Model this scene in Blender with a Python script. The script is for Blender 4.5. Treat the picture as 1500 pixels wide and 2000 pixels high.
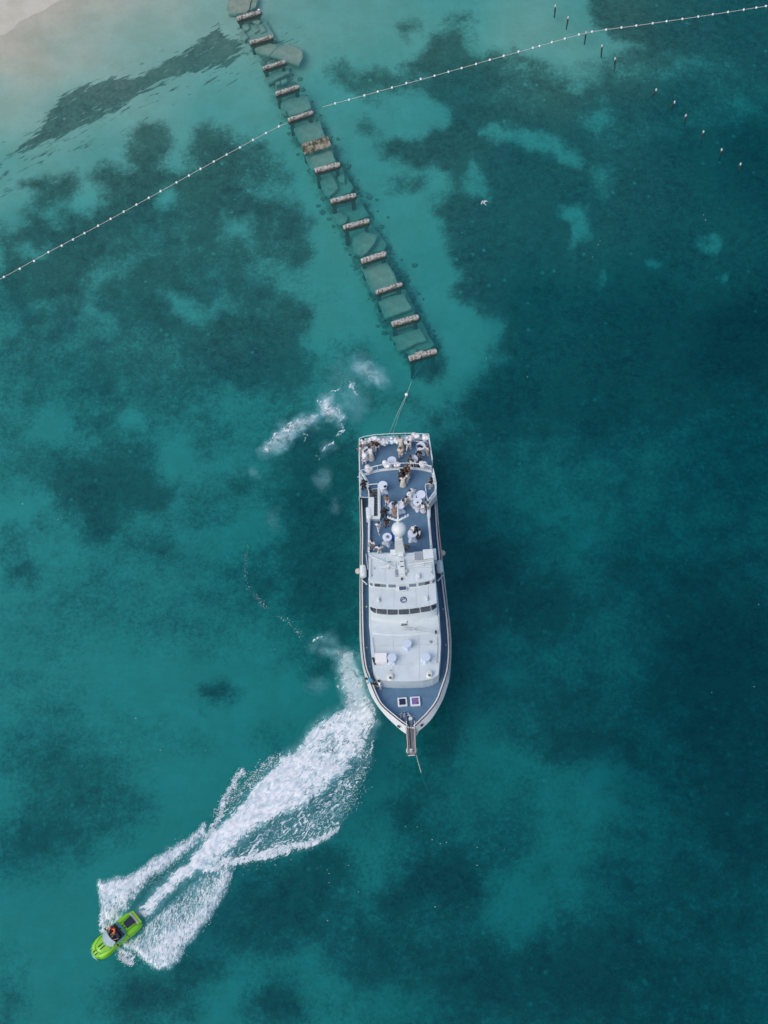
import bpy, bmesh, math, random
import numpy as np
from mathutils import Vector, Matrix, Euler
for o in list(bpy.data.objects): bpy.data.objects.remove(o)
sc = bpy.context.scene
COL = sc.collection
R = math.radians
random.seed(7)

# ------------------------------------------------------------------ camera
CAMH, TILT, ROLL, FPX = 125.0, R(27.0), R(3.74), 3000.0
_r0 = np.array([1.0, 0, 0]); _u0 = np.array([0, math.cos(TILT), math.sin(TILT)])
FWD = np.array([0, math.sin(TILT), -math.cos(TILT)])
RGT = math.cos(ROLL)*_r0 - math.sin(ROLL)*_u0
UPV = math.sin(ROLL)*_r0 + math.cos(ROLL)*_u0
CPOS = np.array([0.0, 0.0, CAMH])
cam = bpy.data.cameras.new('camera'); cam_o = bpy.data.objects.new('camera', cam); COL.objects.link(cam_o)
M = Matrix.Identity(4)
for i in range(3):
    M[i][0] = RGT[i]; M[i][1] = UPV[i]; M[i][2] = -FWD[i]; M[i][3] = CPOS[i]
cam_o.matrix_world = M
cam.sensor_fit = 'VERTICAL'; cam.sensor_height = 36.0; cam.lens = 36.0*FPX/2000.0
cam.clip_start = 1.0; cam.clip_end = 9000.0
sc.camera = cam_o

# ------------------------------------------------------------------ light
SUN_EL, SUN_ROT = R(52), R(-125)      # high soft light from the lower left, behind the camera
w = bpy.data.worlds.new('World'); sc.world = w; w.use_nodes = True
nt = w.node_tree; bgn = nt.nodes['Background']
sky = nt.nodes.new('ShaderNodeTexSky'); sky.sky_type = 'NISHITA'; sky.sun_disc = False
sky.sun_elevation = SUN_EL; sky.sun_rotation = SUN_ROT; sky.dust_density = 3.0; sky.air_density = 1.0
nt.links.new(sky.outputs[0], bgn.inputs[0]); bgn.inputs[1].default_value = 0.14
sl = bpy.data.lights.new('sun', 'SUN'); sl.energy = 0.55; sl.angle = R(42); sl.color = (1.0, 0.93, 0.86)
so = bpy.data.objects.new('sun', sl); COL.objects.link(so)
sd = Vector((math.sin(SUN_ROT)*math.cos(SUN_EL), math.cos(SUN_ROT)*math.cos(SUN_EL), math.sin(SUN_EL)))
so.rotation_euler = sd.to_track_quat('Z', 'Y').to_euler()
sc.view_settings.view_transform = 'Standard'; sc.view_settings.look = 'None'
sc.view_settings.gamma = 1.0; sc.view_settings.use_curve_mapping = False
sc.view_settings.exposure = 0.40
sc.cycles.max_bounces = 8; sc.cycles.transparent_max_bounces = 12
sc.cycles.caustics_reflective = False; sc.cycles.caustics_refractive = False

# ------------------------------------------------------------------ projection helpers: a photo pixel on a plane of height z -> a point of the place
def P(x, y, z=0.0):
    d = FWD + ((x-750.0)/FPX)*RGT + ((1000.0-y)/FPX)*UPV
    t = (z-CAMH)/d[2]
    p = CPOS + d*t
    return Vector((float(p[0]), float(p[1]), float(z)))
def to_px(X, Y, Z):
    dx, dy, dz = X-CPOS[0], Y-CPOS[1], Z-CPOS[2]
    c = dx*FWD[0]+dy*FWD[1]+dz*FWD[2]
    a = dx*RGT[0]+dy*RGT[1]+dz*RGT[2]
    b = dx*UPV[0]+dy*UPV[1]+dz*UPV[2]
    c = np.maximum(c, 1.0)
    return 750+FPX*a/c, 1000-FPX*b/c

# ------------------------------------------------------------------ object helpers
def tag(o, label=None, cat=None, group=None, kind=None):
    if label: o['label'] = label
    if cat: o['category'] = cat
    if group: o['group'] = group
    if kind: o['kind'] = kind
    return o
def empty(name, loc, rz=0.0, **k):
    o = bpy.data.objects.new(name, None); COL.objects.link(o)
    o.location = loc; o.rotation_euler = (0, 0, rz); o.empty_display_size = 0.3
    return tag(o, **k)
def mobj(name, mesh, mat=None, parent=None, loc=None, **k):
    o = bpy.data.objects.new(name, mesh); COL.objects.link(o)
    if parent is not None: o.parent = parent
    if loc is not None: o.location = loc
    if mat is not None:
        if len(mesh.materials) == 0: mesh.materials.append(mat)
        elif mesh.materials[0] != mat:
            o.material_slots[0].link = 'OBJECT'; o.material_slots[0].material = mat
    return tag(o, **k)

class MB:
    def __init__(s): s.v = []; s.f = []; s.m = []
    def add(s, vs, fs, mi=0):
        b = len(s.v); s.v += [tuple(v) for v in vs]
        s.f += [tuple(b+i for i in f) for f in fs]; s.m += [mi]*len(fs); return s
    def box(s, c, size, rz=0.0, mi=0, mat=None, taper=1.0, bev=0.0):
        hx, hy, hz = size[0]/2, size[1]/2, size[2]/2
        cr, sr = math.cos(rz), math.sin(rz)
        if bev <= 0:
            pts = [(-hx, -hy), (hx, -hy), (hx, hy), (-hx, hy)]
            vs = []
            for z, k in ((-hz, 1), (hz, taper)):
                for x, y in pts: vs.append((c[0]+(x*cr-y*sr)*k, c[1]+(x*sr+y*cr)*k, c[2]+z))
            return s.add(vs, [(3,2,1,0), (4,5,6,7), (0,1,5,4), (1,2,6,5), (2,3,7,6), (3,0,4,7)], mi)
        b = min(bev, hx*.6, hy*.6, hz*.9)
        rings = []
        for z, ins in ((-hz, 0), (hz-b, 0), (hz-b*.3, b*.3), (hz, b)):
            x2, y2 = (hx-ins)*(taper if z > 0 else 1), (hy-ins)*(taper if z > 0 else 1)
            q = b*.6
            ring = [(-x2+q,-y2),(x2-q,-y2),(x2,-y2+q),(x2,y2-q),(x2-q,y2),(-x2+q,y2),(-x2,y2-q),(-x2,-y2+q)]
            rings.append([(c[0]+x*cr-y*sr, c[1]+x*sr+y*cr, c[2]+z) for x, y in ring])
        return s.loft(rings, True, True, mi)
    def loft(s, rings, cap0=False, cap1=False, mi=0, closed=True):
        n = len(rings[0]); b = len(s.v)
        for r in rings: s.v += [tuple(p) for p in r]
        for i in range(len(rings)-1):
            for j in range(n if closed else n-1):
                k = (j+1) % n
                s.f.append((b+i*n+j, b+i*n+k, b+(i+1)*n+k, b+(i+1)*n+j)); s.m.append(mi)
        if cap0: s.f.append(tuple(b+j for j in reversed(range(n)))); s.m.append(mi)
        if cap1: s.f.append(tuple(b+(len(rings)-1)*n+j for j in range(n))); s.m.append(mi)
        return s
    def lathe(s, c, prof, n=20, mi=0, lobes=0, amp=0.0, caps=True):
        rings = []
        for q in prof:
            r, z = q[0], q[1]; a = q[2] if len(q) > 2 else 0
            rings.append([(c[0]+r*(1+a*math.cos(4*t))*math.cos(t), c[1]+r*(1+a*math.cos(4*t))*math.sin(t), c[2]+z)
                          for t in [2*math.pi*i/n for i in range(n)]])
        return s.loft(rings, caps, caps, mi)
    def sphere(s, c, r, nu=12, nv=8, mi=0, sc_=(1, 1, 1)):
        prof = [(max(1e-4, math.sin(math.pi*i/nv)), -math.cos(math.pi*i/nv)) for i in range(nv+1)]
        rings = [[(c[0]+r*sc_[0]*q*math.cos(2*math.pi*j/nu), c[1]+r*sc_[1]*q*math.sin(2*math.pi*j/nu), c[2]+r*sc_[2]*z) for j in range(nu)] for q, z in prof]
        return s.loft(rings, False, False, mi)
    def tube(s, pts, r, n=6, mi=0, r1=None, caps=True):
        pts = [Vector(p) for p in pts]; rings = []
        for i, p in enumerate(pts):
            d = (pts[min(i+1, len(pts)-1)]-pts[max(i-1, 0)])
            if d.length < 1e-6: d = Vector((0, 0, 1))
            d.normalize()
            a = Vector((0, 0, 1)) if abs(d.z) < .9 else Vector((1, 0, 0))
            u = d.cross(a).normalized(); v = d.cross(u).normalized()
            rr = r if r1 is None else r+(r1-r)*i/max(1, len(pts)-1)
            rings.append([p+u*rr*math.cos(2*math.pi*k/n)+v*rr*math.sin(2*math.pi*k/n) for k in range(n)])
        return s.loft(rings, caps, caps, mi)
    def prism(s, pts, z0, z1, mi=0, bev=0.0, bottom=True):
        """pts = outline (x,y), counter-clockwise or not; solid between z0 and z1 (z may be list)"""
        A = sum(pts[i][0]*pts[(i+1) % len(pts)][1]-pts[(i+1) % len(pts)][0]*pts[i][1] for i in range(len(pts)))
        if A < 0: pts = list(reversed(pts))
        rings = [[(p[0], p[1], z0) for p in pts], [(p[0], p[1], z1-bev) for p in pts]]
        if bev > 0:
            rings.append([(p[0], p[1], z1) for p in inset(pts, bev)])
        return s.loft(rings, bottom, True, mi)
    def build(s, name, mats, parent=None, smooth=False, **k):
        me = bpy.data.meshes.new(name); me.from_pydata(s.v, [], s.f)
        if not isinstance(mats, (list, tuple)): mats = [mats]
        for m in mats: me.materials.append(m)
        if len(mats) > 1: me.polygons.foreach_set('material_index', s.m)
        bm = bmesh.new(); bm.from_mesh(me)
        bmesh.ops.recalc_face_normals(bm, faces=bm.faces); bm.to_mesh(me); bm.free()
        if smooth:
            me.polygons.foreach_set('use_smooth', [True]*len(me.polygons))
            if smooth != 'all':
                try: me.set_sharp_from_angle(angle=R(40))
                except Exception: pass
        me.update()
        o = bpy.data.objects.new(name, me); COL.objects.link(o)
        if parent is not None: o.parent = parent
        return tag(o, **k)
def inset(pts, d):
    n = len(pts); out = []
    for i in range(n):
        a, b, c = Vector(pts[i-1][:2]), Vector(pts[i][:2]), Vector(pts[(i+1) % n][:2])
        e1 = (b-a); e2 = (c-b)
        if e1.length < 1e-6 or e2.length < 1e-6: out.append((b.x, b.y)); continue
        e1.normalize(); e2.normalize()
        n1 = Vector((-e1.y, e1.x)); n2 = Vector((-e2.y, e2.x)); m = n1+n2
        if m.length < 1e-4: m = n1
        m = m/max(.5, m.length**2/2)/1.0 if False else m.normalized()/max(.5, m.normalized().dot(n1))
        out.append((b.x+m.x*d, b.y+m.y*d))
    return out
def resamp(pts, n):
    pts = [Vector(p) for p in pts]; L = [0]
    for a, b in zip(pts, pts[1:]): L.append(L[-1]+(b-a).length)
    out = []
    j = 0
    for i in range(n):
        t = L[-1]*i/(n-1)
        while j < len(pts)-2 and L[j+1] < t: j += 1
        f = (t-L[j])/max(1e-9, L[j+1]-L[j]); out.append(pts[j].lerp(pts[j+1], min(1, max(0, f))))
    return out
def spline(pts, k=6):
    """Catmull-Rom through the points"""
    pts = [Vector(p) for p in pts]; out = []
    for i in range(len(pts)-1):
        p0, p1, p2, p3 = pts[max(i-1, 0)], pts[i], pts[i+1], pts[min(i+2, len(pts)-1)]
        for j in range(k):
            t = j/k
            out.append(0.5*((2*p1)+(p2-p0)*t+(2*p0-5*p1+4*p2-p3)*t*t+(3*p1-p0-3*p2+p3)*t**3))
    out.append(pts[-1]); return out

# ------------------------------------------------------------------ materials
def mat(name, col, rough=.6, metal=0.0, var=0.0, scale=3.0, bump=0.0, bscale=20.0, coat=0.0, spec=.5, col2=None, lo=.35, hi=.65):
    m = bpy.data.materials.new(name); m.use_nodes = True; t = m.node_tree; b = t.nodes['Principled BSDF']
    b.inputs['Base Color'].default_value = (*col, 1); b.inputs['Roughness'].default_value = rough
    b.inputs['Metallic'].default_value = metal; b.inputs['Coat Weight'].default_value = coat
    b.inputs['Specular IOR Level'].default_value = spec
    tc = t.nodes.new('ShaderNodeTexCoord')
    if var > 0 or col2:
        n = t.nodes.new('ShaderNodeTexNoise'); n.inputs['Scale'].default_value = scale; n.inputs['Detail'].default_value = 6
        n.inputs['Roughness'].default_value = .65
        t.links.new(tc.outputs['Object'], n.inputs['Vector'])
        r = t.nodes.new('ShaderNodeValToRGB'); r.color_ramp.elements[0].position = lo; r.color_ramp.elements[1].position = hi
        c2 = col2 if col2 else tuple(c*(1-var) for c in col)
        r.color_ramp.elements[0].color = (*c2, 1); r.color_ramp.elements[1].color = (*col, 1)
        t.links.new(n.outputs['Fac'], r.inputs['Fac']); t.links.new(r.outputs[0], b.inputs['Base Color'])
    if bump > 0:
        n2 = t.nodes.new('ShaderNodeTexNoise'); n2.inputs['Scale'].default_value = bscale; n2.inputs['Detail'].default_value = 4
        t.links.new(tc.outputs['Object'], n2.inputs['Vector'])
        bp = t.nodes.new('ShaderNodeBump'); bp.inputs['Strength'].default_value = bump; bp.inputs['Distance'].default_value = .05
        t.links.new(n2.outputs['Fac'], bp.inputs['Height']); t.links.new(bp.outputs[0], b.inputs['Normal'])
    return m
WHITE = mat('white_gelcoat', (.70,.76,.76), .35, var=.10, scale=1.3, bump=.08, bscale=6)
WHITE2 = mat('white_paint', (.67,.72,.71), .45, var=.12, scale=3)
ROOFW = mat('white_roof_paint', (.60,.68,.70), .5, var=.13, scale=.8, bump=.1, bscale=9)
DECK = mat('blue_grey_deck', (.100,.205,.325), .75, var=.22, scale=1.1, bump=.15, bscale=30)
DECK2 = mat('grey_deck', (.15,.185,.25), .75, var=.2, scale=1.1, bump=.15, bscale=30)
WOOD = mat('rail_wood', (.13,.045,.03), .5, var=.4, scale=6)
GLASS = mat('tinted_glass', (.03,.045,.07), .12, spec=.7, var=.5, scale=1.5)
GLASSG = mat('grey_glass', (.16,.20,.25), .2, spec=.7)
STEEL = mat('stainless_steel', (.45,.47,.5), .35, metal=.7)
BLACK = mat('black_rubber', (.02,.02,.022), .6)
ROPE = mat('rope_fibre', (.55,.53,.48), .8)
CLOTH = mat('white_tablecloth', (.66,.73,.82), .85, var=.04, scale=4)
BEIGE = mat('beige_fender', (.55,.52,.44), .6, var=.2, scale=4)

# ================================================================== SETTING: seabed and water
_rs = np.random.RandomState(3)
_lat = _rs.rand(256, 256)
def vnoise(x, y, seed=0):
    x = x+seed*17.3; y = y+seed*31.7
    xi = np.floor(x).astype(int); yi = np.floor(y).astype(int); fx = x-xi; fy = y-yi
    fx = fx*fx*(3-2*fx); fy = fy*fy*(3-2*fy)
    g = lambda a, b: _lat[a % 256, b % 256]
    return (g(xi, yi)*(1-fx)+g(xi+1, yi)*fx)*(1-fy)+(g(xi, yi+1)*(1-fx)+g(xi+1, yi+1)*fx)*fy
def fbm(x, y, oct=4, seed=0):
    s = 0; a = .5; t = 0
    for i in range(oct):
        s = s+a*vnoise(x*2**i, y*2**i, seed+i*5); t += a; a *= .55
    return s/t
def sstep(a, b, x):
    t = np.clip((x-a)/(b-a), 0, 1); return t*t*(3-2*t)
def sd_poly(px, py, poly):
    d = np.full(px.shape, 1e18); ins = np.zeros(px.shape, bool); n = len(poly)
    for i in range(n):
        ax, ay = poly[i]; bx, by = poly[(i+1) % n]
        ex, ey = bx-ax, by-ay; wx, wy = px-ax, py-ay
        t = np.clip((wx*ex+wy*ey)/(ex*ex+ey*ey+1e-9), 0, 1)
        d = np.minimum(d, (wx-ex*t)**2+(wy-ey*t)**2)
        c = ((ay > py) != (by > py)) & (px < (bx-ax)*(py-ay)/(by-ay+1e-12)+ax)
        ins ^= c
    return np.where(ins, -1, 1)*np.sqrt(d)
def sd_line(px, py, pts, widths=None):
    """distance to a polyline less its (interpolated) half width"""
    d = np.full(px.shape, 1e18)
    for i in range(len(pts)-1):
        ax, ay = pts[i]; bx, by = pts[i+1]; ex, ey = bx-ax, by-ay; wx, wy = px-ax, py-ay
        t = np.clip((wx*ex+wy*ey)/(ex*ex+ey*ey+1e-9), 0, 1)
        ww = 0 if widths is None else widths[i]+(widths[i+1]-widths[i])*t
        d = np.minimum(d, np.sqrt((wx-ex*t)**2+(wy-ey*t)**2)-ww)
    return d

# how far the water reads as deep: control points in the photograph's frame (they are places on the bay floor)
DC = [(-60,-60,-.14),(0,0,-.05),(-60,50,-.04),(130,-60,-.04),(0,40,.0),(70,0,.0),(110,25,.03),(0,80,.04),(60,80,.06),(200,0,.06),(200,40,.09),(330,0,.11),(120,100,.115),(0,180,.14),(250,90,.15),(430,20,.17),(150,220,.22),(330,150,.25),(0,330,.29),(200,300,.31),
 (420,220,.32),(600,60,.25),(700,30,.27),(800,60,.30),(900,30,.33),(1000,40,.25),(1050,40,.24),(1120,100,.25),(1200,20,.34),(1100,150,.34),(1190,80,.30),(1330,30,.50),(1480,30,.62),(640,200,.37),(760,280,.42),(900,200,.50),
 (520,420,.42),(620,450,.44),(740,420,.45),(300,450,.45),(100,450,.42),(0,620,.52),(250,620,.50),(450,600,.48),(650,600,.48),(850,560,.50),(900,660,.55),(780,740,.57),(650,760,.58),
 (1050,300,.58),(1130,430,.62),(1180,250,.58),(1350,250,.72),(1400,480,.72),(1480,300,.88),(1050,600,.80),(1250,620,.86),(1450,650,.98),(1000,780,.82),(1200,850,.88),(1450,900,1.02),
 (150,800,.60),(350,880,.62),(480,850,.66),(30,950,.58),(30,1150,.60),(250,1150,.66),(100,1300,.63),(300,1330,.66),(480,1300,.72),(520,1100,.74),(620,980,.76),(620,1200,.80),
 (100,1480,.68),(350,1480,.68),(550,1600,.74),(60,1650,.72),(100,1850,.68),(250,1950,.70),(450,1850,.76),(620,1950,.76),(700,1650,.76),(800,1600,.82),(760,1850,.84),
 (950,1050,.90),(1100,1150,.88),(1130,1280,.88),(950,1300,.88),(950,1450,.82),(1050,1480,.82),(1130,1600,.80),(1080,1750,.84),(900,1700,.86),(1300,1100,.98),(1350,1350,1.05),
 (1300,1500,1.0),(1250,1700,.93),(1400,1750,.95),(1300,1920,.95),(1480,1950,.95),(1480,1500,1.0),(1000,1920,.90),(900,1980,.86)]
_DC = np.array(DC, float)
def depth_field(px, py):
    px = np.clip(px, -700, 2300); py = np.clip(py, -900, 2600)
    qx = np.clip(px, -60, 1560); qy = np.clip(py, -60, 2060)
    num = np.zeros(px.shape); den = np.zeros(px.shape)
    for x, y, v in _DC:
        r2 = (qx-x)**2+(qy-y)**2
        w_ = 1/(r2+45**2)**1.6; num += w_*v; den += w_
    d = num/den
    off = (px-qx)*.0004+(py-qy)*.00045     # carries on shoaling towards the beach, deepening away from it
    return np.clip(d+off, -.4, 1.12)
def bed_z(d): return np.where(d < 0.03, (0.03-d)*9+(-.05), -.05-(d-.03)*6.2)

# seagrass cover, painted in order: (value, softness, shape...)
GRASS = [
 ('P',.92,22,[(0,440),(25,452),(60,415),(104,440),(125,410),(187,412),(208,378),(180,350),(190,330),(240,322),(262,335),(250,300),(238,285),(246,262),(285,246),(325,256),(335,290),(318,318),(345,330),(378,322),(366,290),(378,258),(410,250),(450,268),(500,278),(528,305),(528,345),(545,390),(600,430),(608,500),(585,540),(604,590),(608,640),(592,672),(612,705),(605,745),(580,790),(550,780),(560,800),(500,770),(440,760),(400,800),(330,760),(290,800),(250,770),(200,790),(150,760),(90,790),(60,830),(0,850)]),
 ('P',.80,14,[(36,356),(60,348),(110,340),(140,336),(157,355),(150,390),(120,408),(70,410),(72,380),(45,375)]),
 ('E',.55,40,110,720,110,70,0),('E',.62,40,300,470,90,50,-20),('E',.6,30,520,350,50,45,0),('E',.62,30,140,640,90,30,-20),('E',.55,40,420,540,60,40,0),('E',.55,30,60,740,60,50,0),
 ('E',.55,36,330,715,70,40,0),('E',.6,30,250,680,60,30,0),
 ('E',.10,14,318,384,15,22,-10),('E',.12,16,58,497,22,17,0),('E',.3,20,85,600,24,14,0),('E',.3,20,15,645,22,24,0),
 ('E',.2,24,470,455,35,30,0),('E',.12,26,525,515,28,30,30),('L',.12,22,[(560,545),(600,570),(640,580)],[16,22,26]),('L',.14,20,[(325,575),(350,605),(385,622),(420,610),(450,588)],[10,16,18,16,10]),
 ('L',.22,24,[(245,515),(220,530),(185,560),(172,600),(200,625)],[12,16,16,16,16]),('E',.35,20,200,655,32,10,-15),('E',.3,24,520,372,20,10,0),
 ('E',.75,14,555,460,46,55,20),('E',.5,20,510,600,40,20,0),
 ('P',.50,40,[(-60,740),(200,780),(600,740),(620,800),(560,900),(520,960),(440,1010),(330,1010),(110,1000),(90,960),(-60,920)]),
 ('P',.26,30,[(390,770),(450,760),(520,800),(560,870),(560,960),(470,960),(400,940),(370,860)]),
 ('E',.02,22,340,890,48,58,0),('E',.06,18,95,838,50,32,0),('E',.10,18,262,822,30,26,0),('E',.08,18,180,883,25,22,0),
 ('E',.60,26,400,850,30,26,0),('E',.55,30,320,800,40,30,0),('E',.55,26,75,900,50,25,10),('E',.6,26,240,800,40,40,0),('E',.08,16,262,822,28,25,0),
 ('P',.98,24,[(100,910),(160,890),(230,895),(300,905),(318,930),(325,975),(310,1000),(245,1005),(245,1060),(200,1080),(165,1060),(155,1010),(105,960)]),
 ('E',.95,22,320,1078,58,26,15),('E',.95,16,45,1118,28,24,0),('E',.65,24,20,1060,30,28,0),('E',.55,20,88,1032,20,16,0),('E',.72,14,462,942,22,18,0),('E',.55,20,395,1000,45,20,0),('E',.60,24,375,1005,18,18,0),
 ('E',.75,24,250,870,44,20,0),('E',.9,40,640,910,60,80,0),('E',.95,46,620,1000,80,140,0),('E',.95,46,625,1140,80,80,0),('E',.45,40,130,1190,90,30,0),('E',.35,40,560,1270,50,30,0),('E',.4,30,60,1240,40,20,0),('E',.35,30,330,1440,60,20,0),('E',.72,36,500,1130,60,50,30),('E',.6,30,415,1165,40,26,0),('E',.50,44,350,1220,110,40,0),('E',.4,60,250,1120,120,60,0),('E',.45,22,190,1140,20,12,0),('E',.4,30,150,1190,50,24,0),
 ('E',.9,18,418,1358,30,24,0),('E',.72,24,625,1298,30,34,0),('E',.7,30,680,1220,40,60,0),('E',.62,26,100,1390,32,26,0),('E',.4,20,230,1390,20,16,0),('E',.6,36,100,1480,50,34,0),('E',.55,30,40,1460,30,40,0),
 ('E',.45,26,530,1440,30,22,0),('E',.8,46,175,1540,90,70,10),('E',.5,50,60,1330,60,30,0),('E',.85,44,70,1640,90,60,-10),('E',.55,30,230,1590,50,36,0),
 ('E',1,26,640,1690,80,44,-5),('E',1,30,570,1770,95,62,0),('E',.85,40,490,1830,60,40,0),('E',.72,24,395,1895,40,34,0),('E',.95,34,290,1950,80,50,-10),('E',1,28,550,1960,60,46,0),('E',.95,34,710,1870,50,70,0),('E',.6,30,20,1950,30,60,0),
 ('E',.92,50,900,900,80,90,0),('E',.95,60,1100,800,150,110,0),
 ('P',.95,18,[(800,130),(845,70),(870,62),(905,70),(920,110),(1000,112),(1020,108),(1060,130),(1093,165),(1133,180),(1167,150),(1210,112),(1256,85),(1185,66),(1157,38),(1145,-30),(1700,-80),(1700,900),(1100,1000),(960,900),(925,825),(900,790),(935,735),(990,700),(999,700),(961,683),(983,630),(935,600),(880,575),(892,534),(874,480),(863,440),(846,400),(887,379),(876,331),(817,322),(748,308),(742,268),(800,262),(876,240),(880,210),(850,170)]),
 ('P',.80,16,[(645,125),(665,118),(690,135),(740,130),(770,150),(800,140),(860,170),(870,190),(800,180),(740,215),(700,175),(655,160)]),
 ('E',.75,16,795,55,18,16,0),('E',.75,14,898,40,20,12,0),('E',.65,12,712,245,20,16,0),
 ('P',.10,16,[(728,182),(800,185),(845,182),(880,240),(860,262),(800,262),(752,262),(735,230)]),
 ('E',.75,16,792,358,36,16,0),('P',.24,10,[(918,300),(940,330),(962,380),(955,390),(898,385),(905,340)]),
 ('L',.16,12,[(950,260),(1010,272),(1060,278),(1095,298),(1125,305)],[12,19,15,16,15]),('E',.3,20,1175,228,24,26,0),('E',.3,22,1178,352,18,28,0),
 ('E',.14,11,1120,412,26,24,0),('L',.16,10,[(1135,430),(1140,460),(1125,487)],[18,14,9]),
 ('E',.22,10,1387,482,17,19,0),('E',.34,10,1277,519,15,12,0),('E',.15,8,1418,554,11,12,0),('E',.4,8,1174,551,8,9,0),('E',.2,14,1345,124,34,12,0),('E',.3,14,1015,140,18,13,0),
 ('E',.45,26,1300,250,70,16,-12),('E',.5,36,1440,200,60,36,0),('E',.55,26,1250,150,80,20,0),('E',.45,30,1190,130,40,14,0),('E',.6,40,1000,180,60,24,0),('E',.55,30,1400,130,50,20,0),
 ('P',.50,60,[(880,800),(960,880),(1800,700),(1800,2300),(760,2300),(700,2000),(830,1800),(760,1600),(800,1440),(885,1380),(895,1200),(880,1000)]),
 ('E',.50,50,1080,1120,80,100,0),('E',.52,50,940,1000,50,50,0),('E',.95,60,1420,1300,110,180,0),('E',.40,60,1060,970,100,60,0),('E',.42,50,1150,1300,60,80,0),('E',.50,50,900,1270,50,60,0),('E',.98,34,1060,1190,54,44,0),('E',.9,40,960,1110,50,60,0),('E',.25,40,1020,990,50,30,0),('E',.2,36,1150,1060,40,50,0),('E',.25,30,1010,1330,40,40,0),('E',.85,36,1110,1370,60,26,0),('E',.9,34,1220,1100,26,16,0),('E',.3,50,900,1500,60,60,0),
 ('P',.02,60,[(912,1436),(1010,1480),(1120,1490),(1218,1460),(1215,1530),(1150,1660),(1080,1800),(1010,1880),(930,1800),(960,1650),(860,1580),(880,1480)]),
 ('E',.62,40,980,1610,90,40,20),('E',.8,26,860,1470,36,60,0),('P',.85,24,[(1026,1430),(1100,1425),(1260,1418),(1260,1490),(1180,1470),(1120,1484),(1060,1475)]),
 ('E',.2,34,740,1650,40,90,-20),('E',.90,30,800,1590,34,40,0),('E',1,26,865,1725,84,60,15),('E',.78,40,1000,1680,40,40,0),('E',.9,22,780,1778,40,38,0),('E',.7,40,850,1880,90,70,0),('E',.78,50,700,1880,60,60,0),('E',.15,30,640,1940,34,50,0),
 ('E',.95,50,1130,1900,130,80,0),('E',.85,50,1440,1620,60,120,0),('E',.8,40,1350,1930,70,50,0),('E',.85,40,960,1900,60,60,0),('E',.15,26,1010,1750,30,60,10),('E',.2,30,760,1960,50,30,0),('E',.45,22,1190,1772,44,18,15),('E',.4,22,1280,1600,20,30,0),('L',.2,5,[(1186,1540),(1140,1640),(1090,1745)],[3,3,2]),('E',.66,60,1330,1800,110,80,0),('E',.45,40,1010,1560,60,30,0),
 ('E',.7,26,690,695,36,24,0),('E',.70,30,730,770,34,20,30),('E',.45,20,650,740,20,16,0),('E',.62,18,800,790,20,14,0),
]
PIER = [(486,29),(510,75),(535,125),(560,174),(586,224),(616,280),(638,326),(670,386),(696,437),(729,502),(759,562),(791,626),(825,693)]
def grass_field(px, py):
    wx = px+(fbm(px/38, py/38, 4, 1)-.5)*46; wy = py+(fbm(px/38, py/38, 4, 9)-.5)*46
    blur = 1+.35*sstep(700, 1300, py)
    G = np.where((px < -40) | (py < -60), .1, .0)+np.zeros(px.shape)
    far = sstep(1450, 1700, px)*.8+sstep(2000, 2300, py)*.6+sstep(0, -300, px)*sstep(300, 700, py)*.6
    G = np.maximum(G, np.clip(far, 0, .9))
    for g in GRASS:
        k, val, soft = g[0], g[1], g[2]
        if k == 'E':
            _, _, _, cx, cy, rx, ry, rot = g
            a = R(rot); dx, dy = wx-cx, wy-cy
            u = dx*math.cos(a)+dy*math.sin(a); v = -dx*math.sin(a)+dy*math.cos(a)
            rr = np.sqrt((u/rx)**2+(v/ry)**2); d = (rr-1)*min(rx, ry)
        elif k == 'P': d = sd_poly(wx, wy, g[3])
        else: d = sd_line(wx, wy, g[3], g[4])
        soft = soft*blur*1.35; a = sstep(1, -1, d/soft); G = G*(1-a)+val*a
    # rubble and weed along the wrecked pier
    d = sd_line(px+(fbm(px/14, py/14, 3, 4)-.5)*26, py+(fbm(px/14, py/14, 3, 5)-.5)*26, [(470,10)]+PIER+[(835,712)], [10,16,20,24,26,28,31,33,34,35,35,36,38,38,34])
    k = sstep(16, -12, d)*(.22+.52*sstep(60, 330, py)); G = np.maximum(G, k)
    return np.clip(G, 0, 1)
STREAK = [(-20,318),(60,270),(100,225),(125,185),(190,162),(280,150),(360,105),(425,58),(478,95),(440,122),(370,138),(300,165),(220,215),(130,262),(60,290),(-20,335)]
def streak_field(px, py):
    d = sd_poly(px, py, STREAK)
    s = sstep(26, -14, d)
    # loose strands trailing around the band
    d2 = sd_poly(px, py, [(-40,420),(-40,300),(100,200),(300,110),(430,40),(560,50),(600,80),(470,170),(330,200),(200,280),(80,340)])
    s = s*(.5+.5*sstep(-30, 110, px))
    return np.maximum(s, .36*sstep(40, -30, d2))

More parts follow.
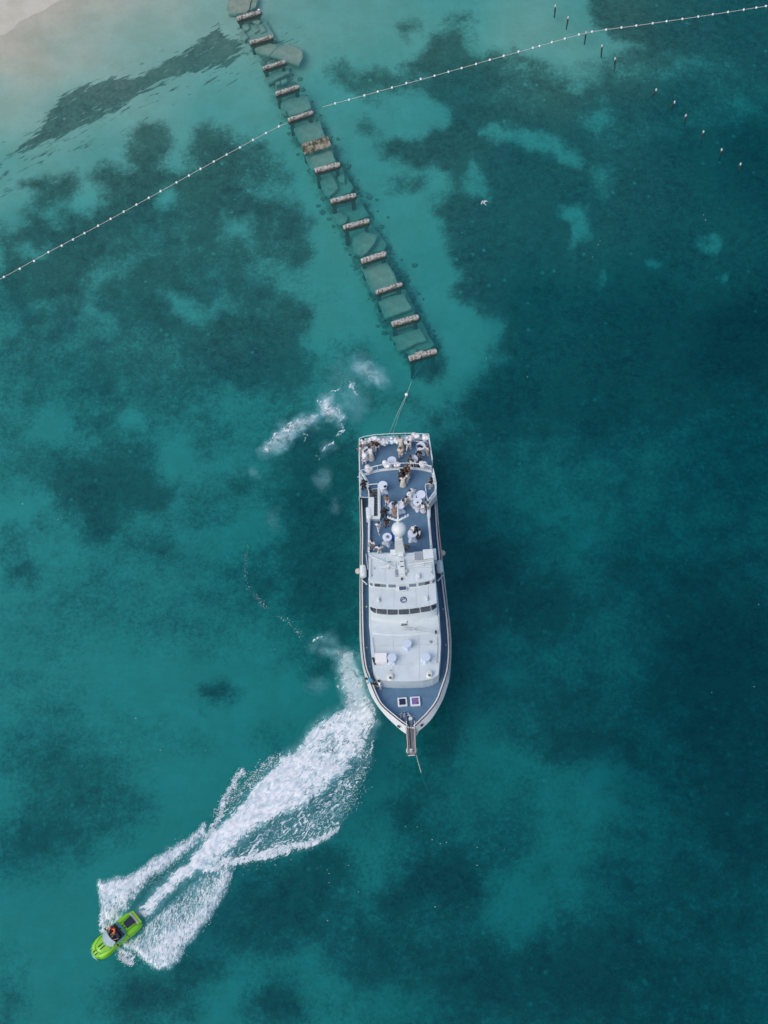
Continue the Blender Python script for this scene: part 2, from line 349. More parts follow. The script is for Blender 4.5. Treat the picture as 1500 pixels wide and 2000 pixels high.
def axis(lo, hi, step, far):
    a = list(np.arange(lo, hi+1e-6, step)); s = step
    while a[-1] < far: s *= 1.35; a.append(a[-1]+s)
    s = step; b = []
    x = lo
    while x > -far: s *= 1.35; x -= s; b.append(x)
    return np.array(b[::-1]+a)
def sheet(name, xs, ys, zf, attrs, m, **k):
    X, Y = np.meshgrid(xs, ys); nx, ny = len(xs), len(ys)
    Z, A = zf(X, Y)
    co = np.stack([X, Y, Z], -1).reshape(-1, 3).astype(np.float32)
    i = np.arange(nx*ny).reshape(ny, nx)
    q = np.stack([i[:-1, :-1], i[:-1, 1:], i[1:, 1:], i[1:, :-1]], -1).reshape(-1, 4)
    me = bpy.data.meshes.new(name); me.vertices.add(len(co)); me.vertices.foreach_set('co', co.ravel())
    me.loops.add(q.size); me.loops.foreach_set('vertex_index', q.ravel().astype(np.int32))
    me.polygons.add(len(q)); me.polygons.foreach_set('loop_start', np.arange(0, q.size, 4, dtype=np.int32))
    me.polygons.foreach_set('loop_total', np.full(len(q), 4, np.int32)); me.update(calc_edges=True)
    for nm, v in zip(attrs, A):
        at = me.attributes.new(nm, 'FLOAT', 'POINT'); at.data.foreach_set('value', v.reshape(-1).astype(np.float32))
    me.polygons.foreach_set('use_smooth', [True]*len(me.polygons))
    me.materials.append(m); o = bpy.data.objects.new(name, me); COL.objects.link(o); return tag(o, **k)

def ramp(t, pts, fac):
    r = t.nodes.new('ShaderNodeValToRGB'); e = r.color_ramp.elements
    while len(e) < len(pts): e.new(.5)
    for el, (p, c) in zip(e, pts): el.position = p; el.color = (*c, 1)
    t.links.new(fac, r.inputs['Fac']); return r.outputs[0]
def node(t, ty, **k):
    n = t.nodes.new(ty)
    for a, b in k.items():
        if a in n.inputs: n.inputs[a].default_value = b
        else: setattr(n, a, b)
    return n
def math_(t, op, a, b=None, clamp=False):
    n = t.nodes.new('ShaderNodeMath'); n.operation = op; n.use_clamp = clamp
    for i, q in enumerate((a, b)):
        if q is None: continue
        if isinstance(q, (int, float)): n.inputs[i].default_value = q
        else: t.links.new(q, n.inputs[i])
    return n.outputs[0]
def attr(t, name):
    n = t.nodes.new('ShaderNodeAttribute'); n.attribute_name = name; return n.outputs['Fac']
def noise(t, vec, scale, detail=5, rough=.6, dist=0.0):
    n = node(t, 'ShaderNodeTexNoise', Scale=scale, Detail=detail, Roughness=rough, Distortion=dist)
    if vec is not None: t.links.new(vec, n.inputs['Vector'])
    return n.outputs['Fac']
def mapr(t, v, a, b, c=0.0, d=1.0, smooth=True):
    n = t.nodes.new('ShaderNodeMapRange'); n.interpolation_type = 'SMOOTHSTEP' if smooth else 'LINEAR'
    t.links.new(v, n.inputs[0])
    for i, q in enumerate((a, b, c, d)): n.inputs[i+1].default_value = q
    return n.outputs[0]
def mixc(t, f, a, b):
    n = t.nodes.new('ShaderNodeMix'); n.data_type = 'RGBA'
    for s_, q in ((0, f), (6, a), (7, b)):
        if isinstance(q, (int, float)): n.inputs[s_].default_value = q
        elif isinstance(q, tuple): n.inputs[s_].default_value = (*q, 1)
        else: t.links.new(q, n.inputs[s_])
    return n.outputs[2]

# seabed material: pale sand, brown-green seagrass thresholded out of the cover attribute
bed = bpy.data.materials.new('sand_and_seagrass'); bed.use_nodes = True; t = bed.node_tree; pb = t.nodes['Principled BSDF']
pb.inputs['Roughness'].default_value = .9; pb.inputs['Specular IOR Level'].default_value = .1
tc = t.nodes.new('ShaderNodeTexCoord'); ob = tc.outputs['Object']
g = attr(t, 'grass'); st = attr(t, 'streak')
n1 = noise(t, ob, .45, 8, .68); n2 = noise(t, ob, 2.6, 6, .7); n3 = noise(t, ob, 9.0, 4, .7)
f = math_(t, 'ADD', g, math_(t, 'MULTIPLY', math_(t, 'SUBTRACT', n1, .5), 1.15))
f = math_(t, 'ADD', f, math_(t, 'MULTIPLY', math_(t, 'SUBTRACT', n2, .5), 1.25))
f = math_(t, 'ADD', f, math_(t, 'MULTIPLY', math_(t, 'SUBTRACT', n3, .5), .75))
gf = mapr(t, f, -.02, .92)
gf = math_(t, 'MULTIPLY', gf, mapr(t, g, .02, .18))
mp = t.nodes.new('ShaderNodeMapping'); mp.vector_type = 'TEXTURE'; mp.inputs['Rotation'].default_value = (0, 0, R(31)); mp.inputs['Scale'].default_value = (1.9, .36, 1)
t.links.new(ob, mp.inputs['Vector'])
sn = noise(t, mp.outputs[0], 1.0, 4, .62, .25)
sf = math_(t, 'ADD', math_(t, 'MULTIPLY', st, .62), math_(t, 'MULTIPLY', math_(t, 'SUBTRACT', sn, .5), 1.5))
sf = mapr(t, sf, .30, .46); sf = math_(t, 'MULTIPLY', sf, mapr(t, st, .03, .2)); sf = math_(t, 'MULTIPLY', sf, .85)
gf = math_(t, 'MAXIMUM', gf, sf)
# pale coral heads / bare star-shaped spots in the weed
vo = node(t, 'ShaderNodeTexVoronoi', Scale=.6); t.links.new(ob, vo.inputs['Vector'])
spot = mapr(t, math_(t, 'ADD', vo.outputs['Distance'], math_(t, 'MULTIPLY', math_(t, 'SUBTRACT', n2, .5), .18)), .05, .17, 1, 0)
keep = mapr(t, noise(t, ob, .12, 2), .42, .6)
spot = math_(t, 'MULTIPLY', math_(t, 'MULTIPLY', spot, keep), .62)
gf = math_(t, 'MULTIPLY', gf, math_(t, 'SUBTRACT', 1.0, spot))
sand = mixc(t, mapr(t, noise(t, ob, .25, 7, .7), .35, .65), (.49,.47,.375), (.56,.54,.45))
sand = mixc(t, math_(t, 'MULTIPLY', mapr(t, noise(t, ob, 7.0, 3, .8), .56, .72), .22), sand, (.22,.24,.19))
n4 = noise(t, ob, 1.15, 6, .75, .4); n5 = noise(t, ob, .16, 4, .6)
grs = mixc(t, mapr(t, n4, .36, .66), (.004,.012,.010), (.10,.118,.08))
grs = mixc(t, math_(t, 'MULTIPLY', mapr(t, n2, .46, .66), .5), grs, (.19,.21,.15))
grs = mixc(t, mapr(t, n5, .42, .64, 0, .45), grs, (.17,.16,.11))
t.links.new(mixc(t, gf, sand, grs), pb.inputs['Base Color'])
bp = node(t, 'ShaderNodeBump', Strength=.35, Distance=.12); t.links.new(n2, bp.inputs['Height']); t.links.new(bp.outputs[0], pb.inputs['Normal'])

def bed_f(X, Y):
    px, py = to_px(X, Y, -2.0); d = depth_field(px, py); Z = bed_z(d)
    px, py = to_px(X, Y, Z); d = depth_field(px, py); Z = bed_z(d)
    px, py = to_px(X, Y, Z)
    Z = Z+(fbm(X*.3, Y*.3, 3)-.5)*.12
    return Z, (grass_field(px, py), streak_field(px, py))
seabed = sheet('seabed', axis(-48, 52, .26, 2500), axis(10, 155, .26, 2500), bed_f, ('grass', 'streak'), bed, kind='structure')

# water: transparent, tinted and veiled by its own depth, fresnel gloss with small ripples
wat = bpy.data.materials.new('sea_water'); wat.use_nodes = True; t = wat.node_tree
t.nodes.remove(t.nodes['Principled BSDF']); out = t.nodes['Material Output']
tc = t.nodes.new('ShaderNodeTexCoord'); ob = tc.outputs['Object']; d = attr(t, 'depth')
d = math_(t, 'ADD', d, math_(t, 'MULTIPLY', math_(t, 'SUBTRACT', noise(t, ob, .09, 4, .6), .5), .10))
sq = lambda c: tuple(x**.5 for x in c)
T = ramp(t, [(0, (1,1,1)), (.04, (.985,.995,.99)), (.15, sq((.46,.78,.79))), (.35, sq((.09,.52,.56))), (.55, sq((.035,.40,.42))), (.75, sq((.016,.31,.33))), (1, sq((.001,.16,.18)))], d)
V = ramp(t, [(0, (.0,.0,.0)), (.04, (.006,.01,.01)), (.15, (.024,.066,.066)), (.35, (.024,.081,.079)), (.55, (.010,.073,.084)), (.75, (.002,.055,.071)), (1, (.0,.027,.043))], d)
gr = noise(t, ob, 4.5, 5, .8)
V = mixc(t, math_(t, 'ADD', mapr(t, gr, .38, .62, .0, .34), mapr(t, noise(t, ob, 1.3, 3, .6), .4, .62, 0, .14)), V, (0.0,.008,.012))
tr = t.nodes.new('ShaderNodeBsdfTransparent'); t.links.new(T, tr.inputs[0])
df = t.nodes.new('ShaderNodeBsdfDiffuse'); t.links.new(V, df.inputs[0])
ad = t.nodes.new('ShaderNodeAddShader'); t.links.new(tr.outputs[0], ad.inputs[0]); t.links.new(df.outputs[0], ad.inputs[1])
gl = node(t, 'ShaderNodeBsdfGlossy', Roughness=.12)
bp = node(t, 'ShaderNodeBump', Strength=.5, Distance=.06)
mpw = t.nodes.new('ShaderNodeMapping'); mpw.vector_type = 'TEXTURE'; mpw.inputs['Rotation'].default_value = (0, 0, R(12)); mpw.inputs['Scale'].default_value = (1, .45, 1)
t.links.new(ob, mpw.inputs['Vector'])
h = math_(t, 'ADD', math_(t, 'MULTIPLY', noise(t, mpw.outputs[0], .8, 3), 1.0), math_(t, 'MULTIPLY', noise(t, mpw.outputs[0], 3.5, 4, .7), .5))
t.links.new(h, bp.inputs['Height']); t.links.new(bp.outputs[0], gl.inputs['Normal'])
fr = node(t, 'ShaderNodeFresnel', IOR=1.33); t.links.new(bp.outputs[0], fr.inputs['Normal'])
mx = t.nodes.new('ShaderNodeMixShader'); t.links.new(math_(t, 'MULTIPLY', fr.outputs[0], .55), mx.inputs[0]); t.links.new(ad.outputs[0], mx.inputs[1]); t.links.new(gl.outputs[0], mx.inputs[2])
t.links.new(mx.outputs[0], out.inputs['Surface'])
def wat_f(X, Y):
    px, py = to_px(X, Y, 0*X); d = depth_field(px, py)
    near = (px > 420) & (px < 880) & (py > -40) & (py < 730)          # only a thin layer of water lies over the slabs of the pier
    qx, qy = px[near], py[near]; dn_ = d[near]
    for z, pts, lab in SL:
        k = sstep(2.5, -2.5, sd_poly(qx, qy, pts)); dn_ = dn_*(1-k)+np.minimum(dn_, .03-z/6.2*1.15)*k
    d[near] = dn_
    return (fbm(X*.5, Y*.5, 3)-.5)*.05, (d,)

# ================================================================== the wrecked pier: concrete cross beams and sunken slabs
CONC = mat('weathered_concrete', (.44,.42,.375), .9, bump=.7, bscale=6, col2=(.10,.094,.082), scale=3.6, lo=.40, hi=.50)
def tide_band(m):
    t = m.node_tree; b = t.nodes['Principled BSDF']; src = b.inputs['Base Color'].links[0].from_socket
    g = t.nodes.new('ShaderNodeNewGeometry'); sp = t.nodes.new('ShaderNodeSeparateXYZ'); t.links.new(g.outputs['Position'], sp.inputs[0])
    t.links.new(mixc(t, mapr(t, sp.outputs['Z'], .12, .42, 1, 0), src, (.055,.05,.036)), b.inputs['Base Color'])
tide_band(CONC)
CONC2 = mat('mossy_concrete', (.34,.32,.26), .9, bump=.8, bscale=6, col2=(.055,.06,.022), scale=2.2, lo=.42, hi=.62)
SLABM = mat('sunken_concrete', (.40,.41,.33), .95, bump=.5, bscale=4, col2=(.24,.26,.20), scale=1.2, lo=.3, hi=.7)
DARKC = mat('algae_dark_pile', (.035,.04,.03), .9)
def rough_beam(a, b, half, z0, z1, seed, gap=None):
    """jagged-edged prism running from a to b"""
    rnd = random.Random(seed); a = Vector(a[:2]); b = Vector(b[:2]); d = (b-a); L = d.length; d.normalize(); nrm = Vector((-d.y, d.x))
    N = 26; rings = []
    for i in range(N+1):
        t = i/N; c = a+d*(L*t); e = 1.0
        if i in (0, N): e = .72
        w1 = half*e*(1+rnd.uniform(-.10, .05)); w2 = half*e*(1+rnd.uniform(-.07, .05)); zt = z1+rnd.uniform(-.03, .04)
        wo = d*rnd.uniform(-.03, .03)
        p = [c-nrm*w2+wo, c-nrm*w2*.98+wo, c-nrm*w2*.7+wo, c+nrm*w1*.1, c+nrm*w1*.7+wo, c+nrm*w1+wo, c+nrm*w1+wo]
        zz = [z0, zt-.12, zt-.02, zt+rnd.uniform(-.03, .04), zt-.02, zt-.10, z0]
        rings.append([(q.x, q.y, z) for q, z in zip(p, zz)])
    return rings
BE = [((463,34),(508,20),4.6,'pale speckled beam nearest the beach, a white gull-like lump on its right end'),
 ((488,81),(533,68),3.6,'speckled narrow beam, second from the beach'),
 ((514,131),(557,117),3.8,'speckled narrow beam, third from the beach below the big broken slab'),
 ((538,181),(584,166),4.2,'speckled beam, fourth from the beach just above the float line'),
 ((563,232),(611,216),4.0,'speckled beam, fifth from the beach where the left float line ends'),
 ((589,283),(642,268),5.5,'wide broken beam stained green and brown, the only mossy one'),
 ((615,331),(663,318),5.2,'pale beam directly seaward of the mossy beam'),
 ((646,391),(695,378),4.7,'pale rounded beam, eighth from the beach'),
 ((670,442),(721,428),4.8,'smooth pale beam with a yellowish lower edge, ninth from the beach'),
 ((705,508),(754,492),5.8,'thick pale beam with crumbled lower edge, fourth from the seaward end'),
 ((734,569),(785,552),4.0,'slim pale beam, third from the seaward end'),
 ((765,631),(817,616),5.6,'thick pitted beam, second from the seaward end'),
 ((799,698),(852,683),5.6,'cracked two piece beam at the seaward end of the pier')]
for i, (pa, pb_, hw, lab) in enumerate(BE):
    a, b = P(*pa, .55), P(*pb_, .55); hm = hw/22.0*1.05
    c = (a+b)/2; e = empty('pier_crossbeam', (c.x, c.y, 0), label=lab.replace(' beam', ' concrete pier beam', 1), cat='pier beam', kind='thing', group='concrete cross beams of the ruined pier')
    a2, b2 = a-c, b-c
    d = (b2-a2).normalized()
    m = MB()
    if i == 12:
        q = a2.lerp(b2, .43)
        m.loft(rough_beam(a2, q-d*.03, hm*1.08, -.25, .5, i), True, True); m.loft(rough_beam(q+d*.05, b2, hm*.95, -.25, .58, i+50), True, True)
        m.box((a2.x*.62+b2.x*.38, a2.y*.62+b2.y*.38+.28, .3), (.9, .3, .4), .3, bev=.1)
    else: m.loft(rough_beam(a2, b2, hm, -.3, .55, i), True, True)
    m.build('beam', CONC2 if i == 5 else CONC, e)
    nv = Vector((-d.y, d.x, 0))
    for sgn, f in ((-1, .12), (1, .88)):
        q = a2.lerp(b2, f); pm = MB(); pm.tube([(q.x, q.y, -.2), (q.x, q.y, -3.3)], .2, 8); pm.build('pile', DARKC, e)
    if i == 5:
        m = MB(); m.loft([[(p.x, p.y, z) for p, z in ((a2-nv*.25, .35), (b2-nv*.25, .35), (b2-nv*.75, -.02), (a2-nv*.85, -.02))], [(p.x, p.y, z-.3) for p, z in ((a2-nv*.25, .35), (b2-nv*.25, .35), (b2-nv*.75, -.02), (a2-nv*.85, -.02))]], True, True)
        m.build('sloping_face', CONC2, e)
    if i == 0:
        q = a2.lerp(b2, .95); m = MB(); m.sphere((q.x, q.y, .68), .13, sc_=(1.2, .9, .7)); m.build('white_lump', WHITE, e)
# sunken slabs (outlines in photo pixels, on their own underwater plane)
SL = [(-.25,[(446,-5),(493,-8),(487,18),(481,24),(446,26),(443,14)],'large pale sunken slab at the very top of the frame beside the pier'),
 (-.35,[(494,-10),(505,-4),(500,14),(489,20)],'narrow shard between the first beam and the big top slab'),
 (-.5,[(484,36),(492,30),(510,40),(505,47)],'small diamond shaped slab just below the first beam'),
 (-.6,[(470,46),(482,42),(488,54),(478,60)],'small shard left of the rubble between first and second beams'),
 (-.6,[(466,62),(474,58),(486,72),(478,80),(470,76)],'leaf shaped slab left of the second beam'),
 (-.65,[(490,54),(500,50),(508,58),(498,64)],'little shard in the rubble above the second beam'),
 (-.65,[(505,50),(512,46),(520,60),(510,64)],'little shard on the right of the rubble above the second beam'),
 (-.45,[(496,92),(512,81),(541,87),(538,96),(526,108),(500,99)],'angular slab directly under the second beam'),
 (-.5,[(528,108),(541,88),(565,84),(590,96),(592,112),(584,127),(560,121),(545,113)],'large many sided slab sticking out on the right of the pier'),
 (-.9,[(516,152),(560,131),(566,141),(524,163)],'slanted plank shaped slab under the third beam'),
 (-1.1,[(537,160),(546,156),(548,163),(540,167)],'small square block above the fourth beam'),
 (-1.1,[(548,156),(560,151),(562,158),(551,164)],'small block in the middle above the fourth beam'),
 (-1.0,[(547,194),(575,189),(602,187),(607,205),(608,212),(590,220),(567,226),(559,216),(560,223),(551,220)],'broad notched slab between the fourth and fifth beams'),
 (-1.0,[(572,247),(592,234),(625,236),(632,258),(637,270),(600,279),(590,280),(582,270),(577,262)],'broad smooth slab between the fifth beam and the mossy beam'),
 (-.8,[(594,294),(645,280),(652,306),(656,317),(612,332),(604,326)],'slab with a dark mottled upper edge below the mossy beam'),
 (-1.3,[(620,340),(645,333),(655,352),(660,368),(648,376),(636,382),(628,366)],'greyish slab below the seventh beam on the left'),
 (-1.3,[(657,332),(668,327),(674,344),(673,357),(664,355),(659,345)],'oval slab below the seventh beam on the right'),
 (-1.3,[(633,366),(652,363),(656,374),(644,384),(636,380)],'small flat block beside the left end of the eighth beam'),
 (-1.0,[(654,402),(687,390),(688,393),(656,405)],'thin submerged strip just under the eighth beam'),
 (-1.4,[(650,418),(664,414),(678,422),(676,434),(664,440),(654,432)],'mottled boulder like slab above the ninth beam'),
 (-1.2,[(690,464),(712,450),(738,460),(732,474),(720,490),(708,500),(690,492),(688,474)],'tilted diamond shaped slab above the tenth beam'),
 (-.95,[(706,522),(742,511),(758,515),(768,530),(778,552),(738,572),(729,572),(718,552)],'large clean pale slab below the tenth beam'),
 (-1.1,[(738,586),(790,572),(796,588),(806,603),(780,612),(752,622),(746,606)],'rectangular slab between the last three beams'),
 (-1.35,[(765,658),(820,640),(828,652),(834,664),(810,672),(782,686),(776,682),(772,668)],'slab with ragged lower edge above the last beam'),
 (-1.5,[(800,684),(812,680),(818,690),(804,696)],'small block next to the left end of the last beam'),
 (-1.9,[(655,398),(700,386),(722,420),(680,438),(662,428)],'dim broad slab lying deep between the eighth and ninth beams'),
 (-2.0,[(682,452),(724,436),(756,476),(750,488),(708,502),(690,480)],'dim broad slab lying deep between the ninth and tenth beams'),
 (-1.8,[(622,338),(668,326),(690,366),(684,376),(646,388),(630,362)],'dim broad slab lying deep between the seventh and eighth beams'),
 (-1.9,[(744,578),(792,564),(812,606),(808,614),(770,628),(756,604)],'dim broad slab lying deep between the eleventh and twelfth beams'),
 (-2.0,[(770,642),(824,628),(848,672),(842,680),(800,692),(780,672)],'dim broad slab lying deep between the last two beams'),
 (-.9,[(474,52),(520,40),(540,78),(500,90),(484,78)],'dim cracked slab under the rubble between the first two beams'),
 (-1.5,[(745,574),(774,566),(776,571),(748,580)],'thin slab showing just under the eleventh beam'),
 (-1.5,[(770,636),(806,626),(810,634),(776,644)],'thin slab showing just under the twelfth beam')]
water = sheet('water', axis(-48, 52, .24, 2500), axis(10, 155, .24, 2500), wat_f, ('depth',), wat, kind='structure')
for i, (z, pts, lab) in enumerate(SL):
    rnd = random.Random(100+i); q = [P(x, y, z) for x, y in pts]; c = sum(q, Vector())/len(q)
    pts2 = []
    for j in range(len(q)):
        a, b = q[j], q[(j+1) % len(q)]; n_ = max(2, int((b-a).length/.45))
        for k in range(n_):
            p = a.lerp(b, k/n_); s_ = .07 if k else .03
            pts2.append((p.x-c.x+rnd.uniform(-s_, s_), p.y-c.y+rnd.uniform(-s_, s_)))
    m = MB(); m.prism(pts2, -.35, 0, bev=.05)
    o = m.build('sunken_concrete', SLABM, kind='thing', label=lab, cat='concrete slab', group='concrete slabs sunk beside the ruined pier'); o.location = c
    o.rotation_euler = (R(rnd.uniform(-2, 2)), R(rnd.uniform(-2, 2)), 0)
# rubble around them
rub = MB(); rnd = random.Random(5)
for i in range(1100):
    k = rnd.randrange(len(PIER)-1); f = rnd.random(); x = PIER[k][0]*(1-f)+PIER[k+1][0]*f; y = PIER[k][1]*(1-f)+PIER[k+1][1]*f
    s = 8+22*min(1, (k+1)/8); ox = rnd.gauss(0, s*.7); x += ox*.93; y += -ox*.33+rnd.gauss(0, 5)
    dz = float(depth_field(np.array([x]), np.array([y]))[0]); zb = float(bed_z(np.array([dz]))[0])
    p = P(x, y, zb); r = rnd.uniform(.08, .38)
    vs = [(p.x+r*rnd.uniform(.6, 1.2)*math.cos(a+.4), p.y+r*rnd.uniform(.6, 1.2)*math.sin(a+.4)) for a in [2*math.pi*j/6 for j in range(6)]]
    rub.prism(vs, zb-.2, zb+r*.5, bev=r*.15)
rub.build('rubble', mat('rubble_stone', (.34,.30,.23), .95, var=.5, scale=2), kind='stuff', label='broken concrete rubble scattered on the bed along the pier', cat='rubble')

# ================================================================== float lines
FLOAT = mat('white_float', (.85,.85,.84), .4)
def float_line(pts, floats, label):
    c = P(*pts[len(pts)//2], .04)
    e = empty('float_line', c, label=label, cat='float line')
    q = [P(x, y, .04)-c for x, y in pts]; q = spline(q, 4)
    m = MB(); m.tube(q, .028, 5); m.build('rope', ROPE, e)
    proto = None
    for x, y in floats:
        p = P(x, y, .06)-c
        if proto is None:
            m = MB(); m.lathe((0, 0, 0), [(.02,-.13),(.09,-.1),(.125,-.03),(.125,.04),(.085,.11),(.02,.13)], 10); proto = m.build('float', FLOAT, e, smooth=True)
            proto.location = p
        else:
            o = proto.copy(); COL.objects.link(o); o.parent = e; o.location = p
LF = [(8,541),(39,525),(67,510),(95,492.5),(121,480),(143,468),(165.5,455.5),(192,441),(216.5,427.5),(242,413.5),(267,399.5),(291,386.5),(314,373.5),(345,356.5),(369.5,343),(392,330),(418,315.5),(443,302),(469,288),(494.5,273.5),(520,260),(545,247)]
float_line([(-60,576),(8,541),(95,492.5),(192,441),(291,386.5),(392,330),(494.5,273.5),(545,247),(558,242),(562,240)], [(-22,556)]+LF, 'white line of small round floats from the left frame edge to the pier')
RF = [(655,202),(682,195),(712,186.5),(738,179),(766,171),(794,162.5),(822,154.5),(849,148),(876,140.5),(902,133),(930,125),(957,117),(984,109),(1013,101),(1041,93.5),(1054,90),(1078,82.5),(1103.5,75.5),(1131,67.5),(1156.5,62),(1184,58),(1214,54),(1243,50),(1275,45.5),(1302,41.5),(1333,37),(1364,32.5),(1392.5,28),(1422,23.5),(1453,19),(1477.5,15),(1496,12)]
float_line([(630,209),(655,202),(738,179),(849,148),(957,117),(1054,90),(1103.5,75.5),(1156.5,62),(1243,50),(1364,32.5),(1477.5,15),(1540,5),(1600,-5)], RF+[(1526,8),(1555,3)], 'thin white float line running from right of the pier to the upper right frame edge')

# ================================================================== posts standing in the water
POST = mat('dark_wet_wood', (.05,.055,.05), .8, var=.4, scale=5); CAPM = mat('white_post_cap', (.58,.57,.54), .7)
PO = [(1085,10,'upright mooring post nearest the top frame edge'),(1110,33,'post over pale sand just below the topmost post'),(1145,62,'post standing right under the float line'),(1176,88,'leaning post with a curled rope shadow beside it'),(1202,113,'post at the lower edge of the pale sand patch'),
 (1282,174,'slanting post, first of the group over dark weed'),(1318,198,'slanting post, second of the group over dark weed'),(1340,224,'thin upright post, third of the group over dark weed'),(1374.5,256,'post right of the thin upright one'),(1410,291,'second last post towards the open sea'),(1447,319,'last post towards the open sea, lowest in the frame')]
for i, (x, y, lab) in enumerate(PO):
    p = P(x, y, 1.0); dz = float(depth_field(np.array([x]), np.array([y]))[0]); zb = float(bed_z(np.array([dz]))[0])
    lean = (.32, -.1) if i in (5, 6) else (random.uniform(-.05, .08), random.uniform(-.05, .05))
    e = empty('mooring_post', (p.x, p.y, 0), label='dark wooden post with white cap: '+lab, cat='post', group='posts standing in the shallows')
    m = MB(); zb = max(zb, -.9); m.tube([(-lean[0]*(1-zb), -lean[1]*(1-zb), zb), (0, 0, .95)], .085, 8); m.build('shaft', POST, e)
    m = MB(); m.lathe((0, 0, .75), [(.09,0),(.10,.03),(.10,.2),(.06,.30),(.02,.33)], 10); m.build('cap', CAPM, e, smooth=True)

# ================================================================== foam: the jet boat's wake and the older churned patches
fm = bpy.data.materials.new('sea_foam'); fm.use_nodes = True; t = fm.node_tree; pb = t.nodes['Principled BSDF']; out = t.nodes['Material Output']
tc = t.nodes.new('ShaderNodeTexCoord'); ob = tc.outputs['Object']
dn = attr(t, 'dens'); mk = attr(t, 'milk'); sk = attr(t, 'strk')
WA = math.atan2(P(690,1400).y-P(262,1790).y, P(690,1400).x-P(262,1790).x)
mp = t.nodes.new('ShaderNodeMapping'); mp.vector_type = 'TEXTURE'; mp.inputs['Rotation'].default_value = (0, 0, WA); mp.inputs['Scale'].default_value = (1.5, .75, 1); t.links.new(ob, mp.inputs['Vector'])
wv = mp.outputs[0]
mp2 = t.nodes.new('ShaderNodeMapping'); mp2.vector_type = 'TEXTURE'; mp2.inputs['Rotation'].default_value = (0, 0, WA+R(38)); mp2.inputs['Scale'].default_value = (1.7, .5, 1); t.links.new(ob, mp2.inputs['Vector'])
na = noise(t, wv, 1.9, 9, .70, 2.2); nb = noise(t, mp2.outputs[0], 4.2, 6, .72, .6); nc = noise(t, ob, 6.0, 4, .75, 0.5)
n = math_(t, 'ADD', math_(t, 'MULTIPLY', na, math_(t, 'SUBTRACT', 1.0, sk)), math_(t, 'MULTIPLY', nb, sk))
n = math_(t, 'ADD', math_(t, 'MULTIPLY', n, .84), math_(t, 'MULTIPLY', nc, .16))
# lace: thin bright cell walls
vo = node(t, 'ShaderNodeTexVoronoi', Scale=1.5, feature='DISTANCE_TO_EDGE')
vx = t.nodes.new('ShaderNodeVectorMath'); vx.operation = 'ADD'; nv = node(t, 'ShaderNodeTexNoise', Scale=1.6, Detail=4.0); t.links.new(ob, nv.inputs['Vector'])
t.links.new(ob, vx.inputs[0]); t.links.new(nv.outputs['Color'], vx.inputs[1]); t.links.new(vx.outputs[0], vo.inputs['Vector'])
lace = mapr(t, vo.outputs['Distance'], .0, .09, .16, 0)
thr = mapr(t, n, .39, .61, 1.0, 0.0, smooth=False)
a = math_(t, 'SUBTRACT', math_(t, 'ADD', dn, math_(t, 'MULTIPLY', lace, mapr(t, dn, .02, .3))), thr)
al = mapr(t, a, -.16, .42); al = math_(t, 'MULTIPLY', al, mapr(t, dn, .02, .16)); al = math_(t, 'MULTIPLY', al, .96)
ma = math_(t, 'MULTIPLY', mk, mapr(t, noise(t, ob, .8, 8, .68, 1.6), .34, .60, .40, 1.2)); ma = math_(t, 'MINIMUM', ma, .9)
col = mixc(t, mapr(t, mk, .3, .9), (.20,.50,.55), (.44,.58,.61))
col = mixc(t, al, col, mixc(t, mapr(t, noise(t, wv, 1.1, 7, .62, 2.0), .36, .58), (.50,.61,.67), (.82,.83,.85)))
t.links.new(col, pb.inputs['Base Color']); pb.inputs['Roughness'].default_value = .85; pb.inputs['Specular IOR Level'].default_value = .2
aa = math_(t, 'SUBTRACT', 1.0, math_(t, 'MULTIPLY', math_(t, 'SUBTRACT', 1.0, al), math_(t, 'SUBTRACT', 1.0, ma)))
t.links.new(aa, pb.inputs['Alpha'])
bp = node(t, 'ShaderNodeBump', Strength=.45, Distance=.14); t.links.new(n, bp.inputs['Height']); t.links.new(bp.outputs[0], pb.inputs['Normal'])

